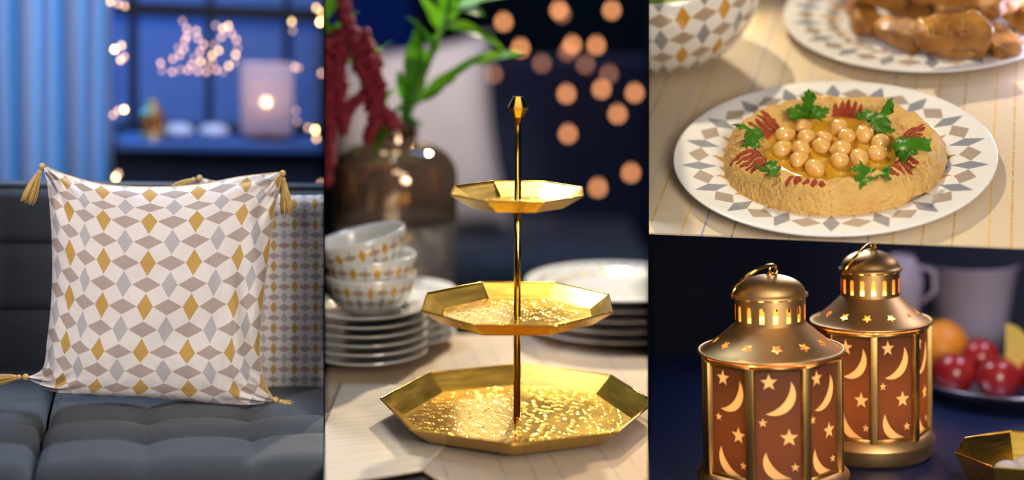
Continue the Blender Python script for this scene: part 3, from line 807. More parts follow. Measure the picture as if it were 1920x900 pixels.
# cloths
def cloth(name, poly, z, th, m, label, cat, amp=.0006, fold=None):
    # triangulated grid clipped to a convex quad given as four corner points (near-left, near-right, far-right, far-left)
    a, b, c, d = [Vector((p.x, p.y, 0)) for p in poly]
    def f(u_, v_):
        p = (1-u_)*(1-v_)*a + u_*(1-v_)*b + u_*v_*c + (1-u_)*v_*d
        h = amp*(noise.noise(Vector((p.x*22, p.y*22, len(name))))+1)
        return Vector((p.x, p.y, z + h + (fold(u_, v_, p) if fold else 0)))
    nu = nv = 60
    V, Fc = grid(f, nu, nv); n = len(V)
    V2 = [v - Vector((0, 0, th)) for v in V]
    F2 = [tuple(i+n for i in q)[::-1] for q in Fc]
    W = nu+1; ring = [i for i in range(W)] + [j*W+nu for j in range(1, nv+1)] + [nv*W+i for i in range(nu-1, -1, -1)] + [j*W for j in range(nv-1, 0, -1)]
    Fs = [(x, y, y+n, x+n) for x, y in zip(ring, ring[1:]+ring[:1])][:]
    Fs = [(y, x, x+n, y+n) for x, y in zip(ring, ring[1:]+ring[:1])]
    o = ob(name, (V+V2, Fc+F2+Fs), m, None, b2.M); return tag(o, label, cat)
z_c1 = TZ-.0028  # lower cloth
cloth('tablecloth', [edge_pt(609, b2.z(609, 850, z_c1).y, z_c1), edge_pt(1214, b2.z(1214, 800, z_c1).y, z_c1), edge_pt(1214, far-.002, z_c1), edge_pt(609, far-.002, z_c1)], z_c1, .001, M_['linen_table'],
      'beige striped tablecloth under the plate stacks and tiered stand', 'tablecloth')
P_ = lambda px, py: b2.z(px, py, TZ-.0012)
cloth('table_runner', [P_(782, 877), P_(960, 992), P_(1500, 800), P_(1100, 618)], TZ-.0012, .0009, M_['linen_table'], 'beige cloth runner lying askew right of the tiered stand', 'table runner')
cut(bpy.context.scene.objects['table_runner'], 1216, -1)
cloth('napkin', [P_(560, 922), P_(790, 886), P_(930, 735), P_(640, 720)], TZ-.0001, .0007, M_['linen_runner'], 'cream pinstriped cloth lying under the left of the tiered stand', 'napkin')
cut(bpy.context.scene.objects['napkin'], 608, 1)

# tiered stand
base = b2.L(969, 788, D); base.z = TZ+.0012
st = thing('tiered_stand', 'three-tier brass serving stand with octagonal trays on a central rod', 'cake stand', b2, base)
def zh(py): return b2.y(971, py, base.y).z - base.z
def octring(r, z, rot): return [Vector((r*cos(rot+k*pi/4), r*sin(rot+k*pi/4), z)) for k in range(8)]
def tray_mesh(Ro, Ri, h, rot, th=.0012):
    # outer profile rings
    rings_in = [octring(Ri, th, rot), octring(Ro-.0012, h, rot)]
    rings_out = [octring(Ro, h-.0008, rot), octring(Ri+.0006, 0, rot)]
    V, Fc = [], []
    rs = rings_in + rings_out
    # subdivide each wall between rings slightly is not needed: flat facets
    for r in rs: V += r
    for a in range(3):
        for k in range(8): Fc.append((a*8+k, a*8+(k+1) % 8, (a+1)*8+(k+1) % 8, (a+1)*8+k))
    Fc = [f[::-1] for f in Fc]
    Fc.append(tuple(24+k for k in range(8))[::-1])
    return V, Fc
def tray(label, cy_px, Rpx, Rfpx, hpx, rot):
    z = zh(cy_px) - hpx*u
    t = ob('tray', xf(tray_mesh(Rpx*u, Rfpx*u, hpx*u, R_(rot)), T(0, 0, max(z, 0))), M_['brass'], st, smooth=False)
    t['label'] = label
    fl = octring(Rfpx*u, .00125, R_(rot))
    ob('tray_floor', xf((fl + [v-Vector((0, 0, .0004)) for v in fl], [tuple(range(8)), tuple(range(8, 16))[::-1]]), T(0, 0, max(z, 0))), M_['brass_hammered'], t, smooth=False)
    # rolled rim
    ob('rim', xf(tube([Vector(a)*(1-f)+Vector(b)*f for a, b in zip(octring(Rpx*u-.0006, hpx*u, R_(rot)), octring(Rpx*u-.0006, hpx*u, R_(rot))[1:]+octring(Rpx*u-.0006, hpx*u, R_(rot))[:1]) for f in (0, .02, .5, .98)], .0009, 8, True), T(0, 0, max(z, 0))), M_['brass_polished'], t)
    return z
tray('small top tray', 358, 129, 88, 26, 22.5-3)
tray('middle tray', 567, 187, 148, 27, 22.5-2)
tray('large bottom tray', 751, 257, 213, 33, -3)
ob('rod', lathe([(0, .001), (.0032, .001), (.0032, zh(218)), (0, zh(218))], 24), M_['brass_polished'], st)
for cy, hp in ((358, 26), (567, 27)):
    z = zh(cy)-hp*u; ob('collar', lathe([(.003, z-.0035), (.0052, z-.003), (.0052, z-.0003), (.003, z-.0003)], 20), M_['brass_polished'], st)
zt_ = zh(219)
ob('finial', lathe([(0, zt_), (.0055, zt_), (.0098, zt_+.0085), (.0048, zt_+.0182), (0, zt_+.0182)], 8, phase=pi/8), M_['brass_polished'], st, smooth=False)
cut(st, 1216, -1)

# plates
def plate_prof(R, rise=.010, th=.0022, well=.66):
    return [(0, th), (R*well*.94, th), (R*well, th+.001), (R*well*1.08, rise*.62), (R*.97, rise-.0002), (R, rise), (R+.0004, rise-.0014), (R*.96, rise-.0030), (R*well*1.05, .0012), (R*well*.8, 0), (0, 0)]
def plate(name, label, booth, loc, R, m, group=None, well=.66, rise=.010, uvn=None, seg=72, vspan=None):
    o = thing(name, label, 'plate', booth, loc, group=group)
    pr = plate_prof(R, rise, well=well)
    # finer rings on the rim for the printed border
    pts = []
    for (a, b) in zip(pr, pr[1:]):
        n = 5 if a[0] > R*well*.9 else 1
        for k in range(n): pts.append((a[0]+(b[0]-a[0])*k/n, a[1]+(b[1]-a[1])*k/n))
    pts.append(pr[-1])
    V, Fc = lathe(pts, seg)
    if uvn:
        me = mesh('glazed_plate', (V, Fc)); l = me.uv_layers.new(name='uv'); k = len(pts)
        top_n = next(i for i, p in enumerate(pts) if abs(p[0]-(R+.0004)) < 1e-7)
        for pol in me.polygons:
            seg_i = min(v//k for v in pol.vertices) if not (min(v//k for v in pol.vertices) == 0 and max(v//k for v in pol.vertices) == seg-1) else seg-1
            for li in pol.loop_indices:
                vi = me.loops[li].vertex_index; si = vi//k; pi_ = vi % k
                if seg_i == seg-1 and si == 0: si = seg
                r = pts[pi_][0]; vv = vspan[0] + (r/R - vspan[2])/(vspan[3]-vspan[2])*(vspan[1]-vspan[0]) if pi_ < top_n else 50
                l.data[li].uv = (si/seg*uvn, vv)
        link('glazed_plate', me, m, o)
    else: ob('glazed_plate', (V, Fc), m, o)
    ob('foot_ring', lathe([(R*well*.62, -.0000), (R*well*.66, -.0000), (R*well*.66, -.0018), (R*well*.62, -.0018)], seg//2, True), M_['porcelain'], o)
    return o
Z2P = TZ+.0026
def stack(booth, px, py_base, zd_guess, R, n, pitch_z, grp, lab, m=None, top_m=None, **kw):
    p = booth.z(px, py_base, TZ); res = []
    first = plate('plate', lab(0, n), booth, (p.x, p.y, TZ+.0020), R, M_['porcelain'], grp)
    res.append(first)
    for k in range(1, n-1 if top_m else n):
        o = dup(first, booth.M @ T(p.x, p.y, TZ+.0020+k*pitch_z), lab(k, n), grp); res.append(o)
    if top_m: res.append(plate('plate', lab(n-1, n), booth, (p.x, p.y, TZ+.0020+(n-1)*pitch_z), R, top_m, grp, **kw))
    return p, res
ordn = ['lowest', 'second', 'third', 'fourth', 'fifth', 'sixth', 'seventh']
def labf(where):
    def f(k, n):
        if k == n-1: return 'white plate, topmost of the stack ' + where
        if k == 0: return 'white plate at the bottom of the stack ' + where
        return 'white plate, %s from the bottom in the stack %s' % (ordn[k], where)
    return f
pa, A = stack(b2, 688, 672, 0, .066, 6, .0098, 'plates stacked under the bowls', labf('under the three bowls'))
pb_, Bk = stack(b2, 752, 640, 0, .062, 6, .0098, 'plates stacked behind the bowls', labf('half hidden behind the bowl stack'))
pcx, Cs = stack(b2, 1158, 618, 0, .108, 5, .0118, 'plates stacked on the right', labf('right of the tiered stand'), top_m=M_['plate_print_soft'], uvn=36, vspan=(-2, -1, .65, .84))
for o in A: cut(o, 608, 1)
for o in Bk: cut(o, 608, 1)
for o in Cs: cut(o, 1216, -1)
# bowls
def bowl_uv(R, h, foot, m, uvn, name='glazed_bowl', seg=96, vs=1.0, v0=0):
    prof_o = [(foot, 0)] + [(foot + (R-foot)*sin(t)**.9 , h*(1-cos(t))**.95) for t in [pi/2*k/14 for k in range(1, 15)]]
    prof_i = [(r-.0022, max(z+.0006, .003)) for r, z in prof_o[::-1]]
    pts = prof_o + [(R-.001, h+.0008)] + prof_i[1:] + [(0, .003)]
    V, Fc = lathe(pts, seg); me = mesh(name, (V, Fc)); l = me.uv_layers.new(name='uv'); k = len(pts)
    step = 2*pi*R/uvn
    for pol in me.polygons:
        s = sorted(set(v//k for v in pol.vertices)); last = (s[0] == 0 and s[-1] == seg-1)
        for li in pol.loop_indices:
            vi = me.loops[li].vertex_index; si, pi_ = vi//k, vi % k
            if last and si == 0: si = seg
            l.data[li].uv = (si/seg*uvn, (v0 + (pts[pi_][1]-h)/step/vs) if pi_ < 15 else 90)
    me.materials.append(m); me.shade_smooth(); return me
bm_ = bowl_uv(.0505, .040, .020, M_['bowl_print'], 24, vs=.92, v0=1.05)
def bowl(label, loc, rot, group):
    o = thing('bowl', label, 'bowl', b2, loc, rot, group)
    link('glazed_bowl', bm_, None, o); ob('foot_ring', lathe([(.017, .001), (.0215, .001), (.020, -.004), (.018, -.004)], 40, True), M_['porcelain'], o); return o
zb0 = TZ+.002+5*.0098+.0045
B = [bowl('white bowl with diamond border, lowest of three stacked on the plates', (pa.x+.004, pa.y, zb0), (0, 0, .1), 'bowls stacked on the plates'),
     bowl('white bowl with diamond border, middle of the three stacked bowls', (pa.x+.004, pa.y, zb0+.0205), (0, 0, .25), 'bowls stacked on the plates'),
     bowl('white bowl with diamond border, tilted on top of the stacked bowls', (pa.x+.002, pa.y, zb0+.0410), (0, R_(-13), .1), 'bowls stacked on the plates')]
for o in B: cut(o, 608, 1)

# vase with flowers
vb = b2.L(742, 590, 1.80); VZ = TZ-.0018
vb = Vector((b2.y(742, 400, 1.78).x, 1.78, VZ)); vk = 1.78/F*1.01
vr = 116*vk
def vz(py): return b2.y(742, py, 1.78).z - VZ
vase = thing('vase', 'smoky mirrored glass bottle vase behind the stacked bowls', 'vase', b2, vb)
zs0, zs1, zs2 = vz(330), vz(268), vz(232)
vm = vz(410)
prof = [(0, .002), (vr*.9, .002), (vr, .012), (vr, vm)]
ob('clear_base', lathe(prof, 64), M_['vase_clear'], vase)
prof = [(vr, vm), (vr, zs0)] + [(vr*(.36+.64*cos(t)), zs0+(zs1-zs0)*sin(t)) for t in [pi/2*k/10 for k in range(1, 11)]] + [(vr*.34, zs1+.004), (vr*.34, zs2-.004)]
ob('mirrored_shoulder', lathe(prof, 64), M_['vase'], vase)
ob('neck_rim', lathe([(vr*.34, zs2-.006), (vr*.40, zs2-.004), (vr*.40, zs2+.002), (vr*.34, zs2+.004), (vr*.31, zs2)], 40, True), M_['vase'], vase)
ob('neck_ring', xf(torus(vr*.36, .003, 40, 8), T(0, 0, (zs1+zs2)/2)), M_['vase'], vase)
cut(vase, 608, 1)
def leaf_mesh(length, width, droop=.3, fold=.25, n=14, twist=0):
    def f(u_, v_):
        s = v_; wdt = width*sin(pi*min(1, s**.75))**.9*(1-.25*s); x = (u_*2-1)*wdt/2
        return Vector((x, s*length, -droop*length*s*s + abs(x)*fold*1.2 + .02*length*sin(s*9+u_*3)))
    return grid(f, 4, n)
def leaf_at(parent, p, d, length, width, m, droop=.3, roll=0, name='leaf'):
    d = Vector(d).normalized(); q = d.to_track_quat('Y', 'Z').to_matrix().to_4x4()
    return ob(name, leaf_mesh(length, width, droop), m, parent, T(*p) @ q @ RY(roll))
yv = vb.y
def v2(px, py, dy=0): return b2.y(px, py, yv+dy)
stem1 = thing('leafy_stem', 'green leafy stem with long pointed leaf, rising from the vase', 'flower', b2, (0, 0, 0), group='stems in the vase')
ob('stem', tube([v2(752, 262), v2(775, 190, -.02), v2(815, 90, -.03), v2(860, -30, -.03)], .0035, 8), M_['stem'], stem1)
def lf(par, p0, p1, wpx, m, d0=0, d1=0, droop=.15, roll=0):
    a = v2(p0[0], p0[1], d0); b = v2(p1[0], p1[1], d1)
    return leaf_at(par, a, (b-a)+Vector((0, 0, droop*(b-a).length)), (b-a).length*1.02, wpx*1.25*yv/F, m, droop, roll)
lf(stem1, (792, 190), (905, 104), 34, M_['leaf'], -.02, -.05, .1, .9)
lf(stem1, (880, 118), (978, 103), 22, M_['leaf_light'], -.04, -.06, .1, .9)
lf(stem1, (778, 185), (790, 40), 46, M_['leaf'], -.02, -.04, -.1, .4)
lf(stem1, (800, 130), (838, 12), 30, M_['leaf_light'], -.02, -.05, .1, .8)
lf(stem1, (815, 100), (775, 30), 46, M_['leaf'], -.02, -.05, .2, -.5)
lf(stem1, (838, 50), (918, 100), 30, M_['leaf_light'], -.03, -.06, .5, .5)
lf(stem1, (850, 20), (905, 30), 46, M_['leaf'], -.03, -.05, .2, .3)
lf(stem1, (845, 40), (820, -40), 40, M_['leaf'], -.03, -.05, .1, 0)
lf(stem1, (855, 10), (960, -8), 26, M_['leaf_light'], -.03, -.06, .1, .8)
lf(stem1, (770, 200), (745, 130), 30, M_['leaf'], -.02, -.05, .1, .3)
lf(stem1, (765, 215), (800, 110), 34, M_['leaf'], -.01, -.03, .1, -.4)
lf(stem1, (775, 200), (850, 150), 30, M_['leaf'], .0, -.03, .1, .6)
lf(stem1, (800, 120), (770, 85), 34, M_['leaf'], -.0, -.02, .3, .1)
lf(stem1, (830, 60), (790, -10), 34, M_['leaf'], -.0, -.02, .1, .2)
lf(stem1, (760, 230), (772, 150), 34, M_['leaf'], -.04, -.05, .1, .5)
stem2 = thing('leafy_stem', 'short green leaves crowding the vase mouth', 'flower', b2, (0, 0, 0), group='stems in the vase')
ob('stem', tube([v2(742, 262), v2(730, 215, -.03), v2(715, 180, -.03)], .0035, 8), M_['stem'], stem2)
for p0, p1, wd, mm in (((735, 230), (700, 300), 40, 'leaf'), ((728, 225), (665, 290), 34, 'leaf_light'), ((740, 220), (770, 180), 26, 'leaf'), ((720, 200), (735, 160), 24, 'leaf_light'), ((735, 215), (690, 215), 26, 'leaf'), ((745, 225), (790, 235), 22, 'leaf')):
    lf(stem2, p0, p1, wd, M_[mm], -.05, -.07, .15, .4)
stem3 = thing('leafy_stem', 'bright green leaves among the crimson tassels at the left edge', 'flower', b2, (0, 0, 0), group='stems in the vase')
ob('stem', tube([v2(738, 262), v2(712, 190, -.03), v2(670, 90, -.05), v2(640, 20, -.05)], .0035, 8), M_['stem'], stem3)
for p0, p1, wd in (((625, 62), (668, 22), 34), ((612, 40), (625, -15), 40), ((612, 65), (640, 75), 30), ((668, 105), (690, 85), 22), ((690, 115), (732, 78), 26), ((655, 120), (625, 100), 24), ((660, 90), (680, 130), 24), ((628, 90), (610, 40), 30)):
    lf(stem3, p0, p1, wd, M_['leaf_light'], -.07, -.09, .1, .3)
for o in (stem1, stem2, stem3): cut(o, 608, 1)
def amaranth(label, pts, r, seed, n=240):
    o = thing('amaranth_plume', label, 'flower', b2, (0, 0, 0), group='crimson tassel flowers in the vase')
    rd = random.Random(seed); P3 = [v2(x, y, -.09) for x, y in pts]
    ob('stem', tube(P3, .0025, 6), M_['amaranth'], o)
    blobs = []
    for k in range(n):
        t = k/n; i = min(int(t*(len(P3)-1)), len(P3)-2); f = t*(len(P3)-1)-i
        p = P3[i].lerp(P3[i+1], f); rr = r*(1-.55*t)*(.75+.25*sin(t*25))
        a = rd.random()*2*pi; dd = Vector((cos(a), sin(a), rd.uniform(-.5, .5)))*rr*rd.uniform(.3, 1)
        blobs.append(xf(sphere(rd.uniform(.0032, .0058), 6, 5), T(*(p+dd))))
    b = ob('florets', join(*blobs), M_['amaranth'], o); b['kind'] = 'stuff'
    cut(o, 608, 1)
amaranth('crimson amaranth tassel falling at the far left edge, lowest tip', [(612, 70), (616, 150), (620, 240), (612, 345)], .013, 1)
amaranth('crimson amaranth tassel hanging second from the left edge', [(645, 60), (636, 110), (640, 170), (646, 250)], .010, 2)
amaranth('crimson amaranth plume falling across the vase shoulder', [(668, 60), (690, 100), (708, 150), (705, 220), (690, 262)], .016, 3)
amaranth('crimson amaranth plume rising to the top left corner', [(700, 190), (680, 120), (655, 60), (640, -20)], .013, 4, 300)
amaranth('small crimson amaranth sprig at the vase mouth', [(742, 235), (720, 210), (700, 200), (690, 205)], .010, 5, 120)
amaranth('short crimson amaranth sprig standing behind the leaves', [(690, 180), (664, 190), (648, 215), (646, 235)], .009, 6, 120)

# background of setting 2
YK = 2.75
def W2(px, py, y=YK): return b2.y(px, py, y)
def B2(px0, px1, py0, py1, y, dep, bev=0):
    a = W2(px0, py1, y); b = W2(px1, py0, y); return box(a.x, b.x, y, y+dep, a.z, b.z, bev, 3)
struct('wall_rear', B2(575, 1245, -300, 760, 3.30, .04), M_['dark_green_wall'], b2)
dr = ob('blue_drape', grid(lambda u_, v_: Vector((W2(610, 0, 3.1).x + (W2(775, 0, 3.1).x-W2(610, 0, 3.1).x)*u_, 3.1+.02*sin(u_*30), W2(0, -120, 3.1).z + (W2(0, 560, 3.1).z-W2(0, -120, 3.1).z)*v_)), 60, 6), mat('blue_drape', (.03, .12, .50), .9, 0, bscale=60, bstr=.1), None, b2.M)
tag(dr, 'deep blue curtain behind the flowers, out of focus', 'curtain'); cut(dr, 608, 1)
s2 = thing('navy_sofa', 'dark navy sofa far behind the tiered stand', 'sofa', b2, (0, 0, 0))
ob('backrest', B2(590, 1235, 112, 520, YK, .10, .02), M_['navy_fabric'], s2)
ob('seat', box(W2(600, 0, 2.4).x, W2(1230, 0, 2.4).x, 2.33, YK, W2(0, 452, 2.4).z-.09, W2(0, 452, 2.5).z, .02, 3), M_['sofa'], s2)
ob('base', box(W2(610, 0, 2.4).x, W2(1220, 0, 2.4).x, 2.36, YK+.08, -H, W2(0, 452, 2.4).z-.09), M_['sofa_dark'], s2)
for o_ in (s2,): cut(o_, 608, 1, .002); cut(o_, 1216, -1, .002)
cb = thing('beige_cushion', 'pale beige cushion leaning on the navy sofa behind the vase', 'cushion', b2, (lambda p: (p.x, p.y, W2(0, 452, 2.5).z+.002))(W2(800, 480, 2.54)))
def pillow(wd, hg, th, n=24):
    def side(s):
        return grid(lambda u_, v_: Vector(((u_-.5)*wd*(1-.10*(1-(2*v_-1)**2)), s*th*((1-(2*u_-1)**4)*(1-(2*v_-1)**4))**.6, v_*hg*(1-.05*(1-(2*u_-1)**2)))), n, n)
    a, b = side(-1), side(1); return join(a, (b[0], [f[::-1] for f in b[1]]))
ob('cover', xf(pillow(.30, .34, .05), RX(-.18) @ RY(-.12)), M_['beige_cushion'], cb); 
cut(cb, 608, 1)
bk = [(944, 42), (1048, 20), (1054, 27), (1147, 20), (976, 91), (1118, 86), (1073, 85), (1064, 98), (1128, 168), (1142, 140), (1098, 122), (1016, 120), (1062, 177), (1190, 175), (1158, 215), (1065, 252), (1183, 325), (1121, 353), (1032, 430), (925, 140)]
bulb_thing('hanging_light_curtain', 'scattered amber fairy lights hanging before the navy sofa', b2, [W2(x, y, 2.66) for x, y in bk],
           lambda k: M_['dim_amber'] if k in (2, 7, 9, 10, 11, 18, 19) else M_['bulb_amber'], .0060, wire=False)
hw = bpy.context.scene.objects['hanging_light_curtain']
inv = Vector(W2(944, 42, 2.66))
srt = sorted(bk)
ob('wire', tube([W2(x, y, 2.662)-inv for x, y in srt], .0004, 4), M_['wire'], hw)

# ================================================================== SETTING 3: hummus plate
PZ = b3.L(1566, 309, D+.045).z          # cloth surface
PT = PZ
def p3(px, py, z=None): return b3.z(px, py, PT if z is None else z)
fl_, fr_ = p3(1217, 436), p3(1952, 465.5)
bl_, br_ = p3(1217, -70), p3(1952, -70)
table3 = thing('serving_shelf', 'tilted serving board carrying the hummus plate, hidden under striped cloth', 'shelf', b3, (0, 0, 0))
rec = Vector((0, .045, 0)); dz = Vector((0, 0, -.0022))
ob('board', slab([fl_+rec+dz+Vector((.002, 0, 0)), fr_+rec+dz-Vector((.003, 0, 0)), br_+dz-Vector((.003, 0, 0)), bl_+dz+Vector((.002, 0, 0))], .012), M_['wood_dark'], table3, smooth=False)
cl3 = ob('striped_cloth', slab([fl_, fr_, br_, bl_], .0018), M_['linen_plate'], None, b3.M, smooth=False)
tag(cl3, 'cream linen cloth with thin gold, blue and brown woven stripes under the hummus plate', 'tablecloth')
pc3 = p3(1560, 309)
pl = plate('patterned_plate', 'white plate with grey and taupe diamond border holding the hummus', b3, (pc3.x, pc3.y, PT+.0019), .152, M_['plate_print'], well=.68, rise=.013, uvn=36, seg=144, vspan=(-2, -1, .65, .84))
hb = Vector((pc3.x+.000, pc3.y-.004, PT+.0045))
HR = .1055
def hsurf(r, a):
    x, y = r*cos(a), r*sin(a)
    wob = 1 + .03*noise.noise(Vector((cos(a)*1.5, sin(a)*1.5, 4))) + .012*sin(7*a+1)
    s = r/(HR*wob)
    k = [(0, .012), (.45, .0125), (.60, .0150), (.67, .0215), (.72, .0262), (.80, .0280), (.87, .0268), (.93, .0215), (.97, .013), (1.0, 0)]
    h = interp(s, k)
    n1 = noise.noise(Vector((x*45, y*45, 1)))*.0030 + noise.noise(Vector((x*110, y*110, 2)))*.0036 + noise.noise(Vector((x*330, y*330, 3)))*.0008
    m = min(1, max(0, (s-.52)/.12)); m2 = max(0, min(1, (1-s)/.08))
    # spoon swirls across the ring
    sw = .0011*sin(a*3 + s*22)*m
    return h + (n1*m + sw)*m2 + (0 if s < .52 else 0), wob
hm = thing('hummus', 'thick ring of hummus on the patterned plate, oil pooled in its centre', 'hummus', b3, hb)
NA, NR_ = 220, 60
V = []; Fc = []
for j in range(NR_+1):
    for i in range(NA):
        a = 2*pi*i/NA; s = (j/NR_)**.8; r = HR*s
        h, wob = hsurf(r*1.0, a)
        rr = r
        if s > .93: rr = r*(1 + .025*noise.noise(Vector((cos(a)*12, sin(a)*12, h*120)))) 
        V.append((rr*cos(a), rr*sin(a), max(0, h)))
for j in range(NR_):
    for i in range(NA): i2 = (i+1) % NA; Fc.append((j*NA+i, (j+1)*NA+i, (j+1)*NA+i2, j*NA+i2))
ob('hummus_ring', (V, Fc), M_['hummus'], hm)
V, Fc = lathe([(0, .0166)] + [(HR*.60*k/8, .0166) for k in range(1, 9)] + [(HR*.625, .0150)], 64)
ob('olive_oil', (V, Fc), M_['oil'], hm)
def hpt(px, py, h):
    p = b3.z(px, py, hb.z+h); return p - hb
def c6(X, Y): return 1216+X/2.727, 150+Y/2.727
for k, (X, Y) in enumerate([(625, 228), (1005, 160), (1318, 285), (552, 405), (812, 515), (1262, 432)]):
    c = hpt(*c6(X, Y), .026); a0 = atan2(c.y, c.x); rc = c.length
    rd = random.Random(20+k); strips = []
    ns = 5
    for q in range(ns):
        aa = a0 + (q-(ns-1)/2)*.085
        rlen = rd.uniform(.011, .016) if k != 4 else rd.uniform(.006, .010); r0 = rc - rlen + rd.uniform(-.002, .002)
        nn_ = 14; vs = []; fs = []
        for t in range(nn_+1):
            r = r0 + 2*rlen*t/nn_
            wd = .0036*(.5+.9*abs(noise.noise(Vector((r*300, q*3.1, k*7)))) + .3)*sin(pi*min(1, max(.02, t/nn_)))**.4
            for s_ in (-1, -.35, .35, 1):
                da = s_*wd/r + .0006*noise.noise(Vector((r*600, q*3.1+s_*5, k)))/r
                h, _ = hsurf(r, aa+da); 
                vs.append((r*cos(aa+da), r*sin(aa+da), h + (.0013 if abs(s_) < .5 else -.0003)))
        for t in range(nn_):
            for s_ in range(3): fs.append((t*4+s_, (t+1)*4+s_, (t+1)*4+s_+1, t*4+s_+1))
        strips.append((vs, fs))
    o = ob('paprika_stripes', join(*strips), M_['paprika'], hm); o['label'] = 'brick-red paprika dusted in stripes'
# chickpeas
def chickpea_mesh(seed):
    rd = random.Random(seed); V, Fc = sphere(.0083, 20, 14)
    out = []
    for v in V:
        d = v.normalized(); k = 1 + .05*noise.noise(d*2+Vector((seed, 0, 0)))
        k += .22*max(0, d.x-.75)/.25*1.0                      # beak
        k -= .07*math.exp(-(d.z/.18)**2)*max(0, d.x)        # seam
        out.append(d*.0086*k*1.0)
    return [Vector((v.x*1.08, v.y, v.z*.93)) for v in out], Fc
cps = [mesh('chickpea', chickpea_mesh(s)) for s in range(5)]
for me in cps: me.materials.append(M_['chickpea']); me.shade_smooth()
cpos = [(790, 238), (695, 280), (808, 292), (900, 292), (972, 245), (1013, 290), (1105, 280), (1185, 320), (680, 355), (778, 352), (884, 336), (985, 356), (1168, 374), (978, 410), (1078, 400), (770, 408), (850, 450)]
plab = ['at the back left of the oil pool beside the upright parsley', 'at the far left of the rear row', 'second row, just in front of the back left pair', 'broken and flattened, in the middle of the rear group', 'at the back right of the oil pool',
        'right of the broken chickpea', 'third from the right in the rear row, below the parsley sprig', 'at the right edge of the oil pool', 'at the left edge of the oil pool', 'second from the left in the middle row', 'in the very middle of the pool',
        'right of the central chickpea', 'large and pointed, at the right of the front row', 'at the front centre, leftmost of the front right trio', 'pointed, middle of the front right trio', 'at the front left of the pool', 'foremost, alone near the front edge of the pool']
for k, ((X, Y), lb) in enumerate(zip(cpos, plab)):
    px, py = c6(X, Y); p = b3.z(px, py, hb.z+.0205)
    o = bpy.data.objects.new('chickpea', cps[k % 5]); C.objects.link(o)
    rr = Euler((random.uniform(-.6, .6), random.uniform(-.5, .9), random.uniform(0, 6.28))).to_matrix().to_4x4()
    sc = .98 + .1*random.random(); szz = .72 if k == 3 else 1
    o.matrix_world = b3.M @ T(*p) @ rr @ S(sc, sc, sc*szz)
    tag(o, 'oily chickpea ' + lb, 'chickpea', 'chickpeas in the olive oil')
# parsley
def parsley_outline(n=5, seed=0):
    rd = random.Random(seed); pts = [(0.02, -.05)]
    # three lobes each with teeth
    lob = [(R_(28), .78, .30), (R_(90), 1.0, .34), (R_(152), .78, .30)]
    out = [(.03, .0)]
    for a, L_, wd in lob:
        d = Vector((cos(a), sin(a))); p = Vector((d.y, -d.x))
        base_ = d*.22
        for t, w_ in ((.30, .28), (.47, 1.05), (.50, .50), (.70, .88), (.72, .38), (.87, .50), (.88, .2), (1.0, 0)):
            q = d*(L_*t)+p*(wd*w_*.9); out.append((q.x, q.y))
        for t, w_ in ((.88, .2), (.87, .50), (.72, .38), (.70, .88), (.50, .50), (.47, 1.05), (.30, .28)):
            q = d*(L_*t)-p*(wd*w_*.9); out.append((q.x, q.y))
    out.append((-.03, 0)); return out
def parsley_mesh(size, seed):
    bm = bmesh.new(); vs = [bm.verts.new((x*size, y*size, 0)) for x, y in parsley_outline(seed=seed)]
    f = bm.faces.new(vs); bmesh.ops.triangulate(bm, faces=[f])
    bmesh.ops.subdivide_edges(bm, edges=bm.edges[:], cuts=2, use_grid_fill=True)
    rd = random.Random(seed)
    for v in bm.verts:
        x, y = v.co.x/size, v.co.y/size
        v.co.z = size*(.10*sin(x*7+seed)+.10*sin(y*6+seed*2) + .05*noise.noise(Vector((x*4, y*4, seed))) - .18*x*x + .10*abs(sin(atan2(y, x)*4.5)))
    bm.verts.index_update(); r = ([v.co.copy() for v in bm.verts], [tuple(v.index for v in f.verts) for f in bm.faces]); bm.free()
    return r
leaves = [((815, 200), .026, (R_(72), 0, R_(-4)), 'large parsley sprig standing upright at the back of the hummus'),
          ((1130, 235), .029, (R_(30), R_(5), R_(-55)), 'broad parsley sprig lying at the back right of the hummus'),
          ((580, 295), .027, (R_(12), R_(5), R_(78)), 'parsley leaf on the left side of the hummus ring, pointing left'),
          ((1262, 385), .031, (R_(16), R_(-4), R_(-70)), 'parsley leaf on the right side of the hummus ring'),
          ((660, 455), .020, (R_(10), R_(10), R_(100)), 'small parsley leaf at the front left of the ring'),
          ((1150, 445), .026, (R_(-14), R_(0), R_(155)), 'parsley leaf drooping over the front right of the ring')]
for k, ((X, Y), sz, rot, lb) in enumerate(leaves):
    p = b3.z(*c6(X, Y), hb.z+(.032 if k not in (0, 1) else .027))
    o = thing('parsley_sprig', lb, 'parsley', b3, p, rot, 'parsley on the hummus')
    l = ob('leaf', parsley_mesh(sz*1.18, k), M_['parsley'], o)
    md = l.modifiers.new('s', 'SOLIDIFY'); md.thickness = .0004
    ob('stalk', tube([(0, -.003 if k else -.008, -.004), (0, .003, 0), (0, sz*.5, sz*.03)], .0007, 6), M_['parsley_stem'], o)
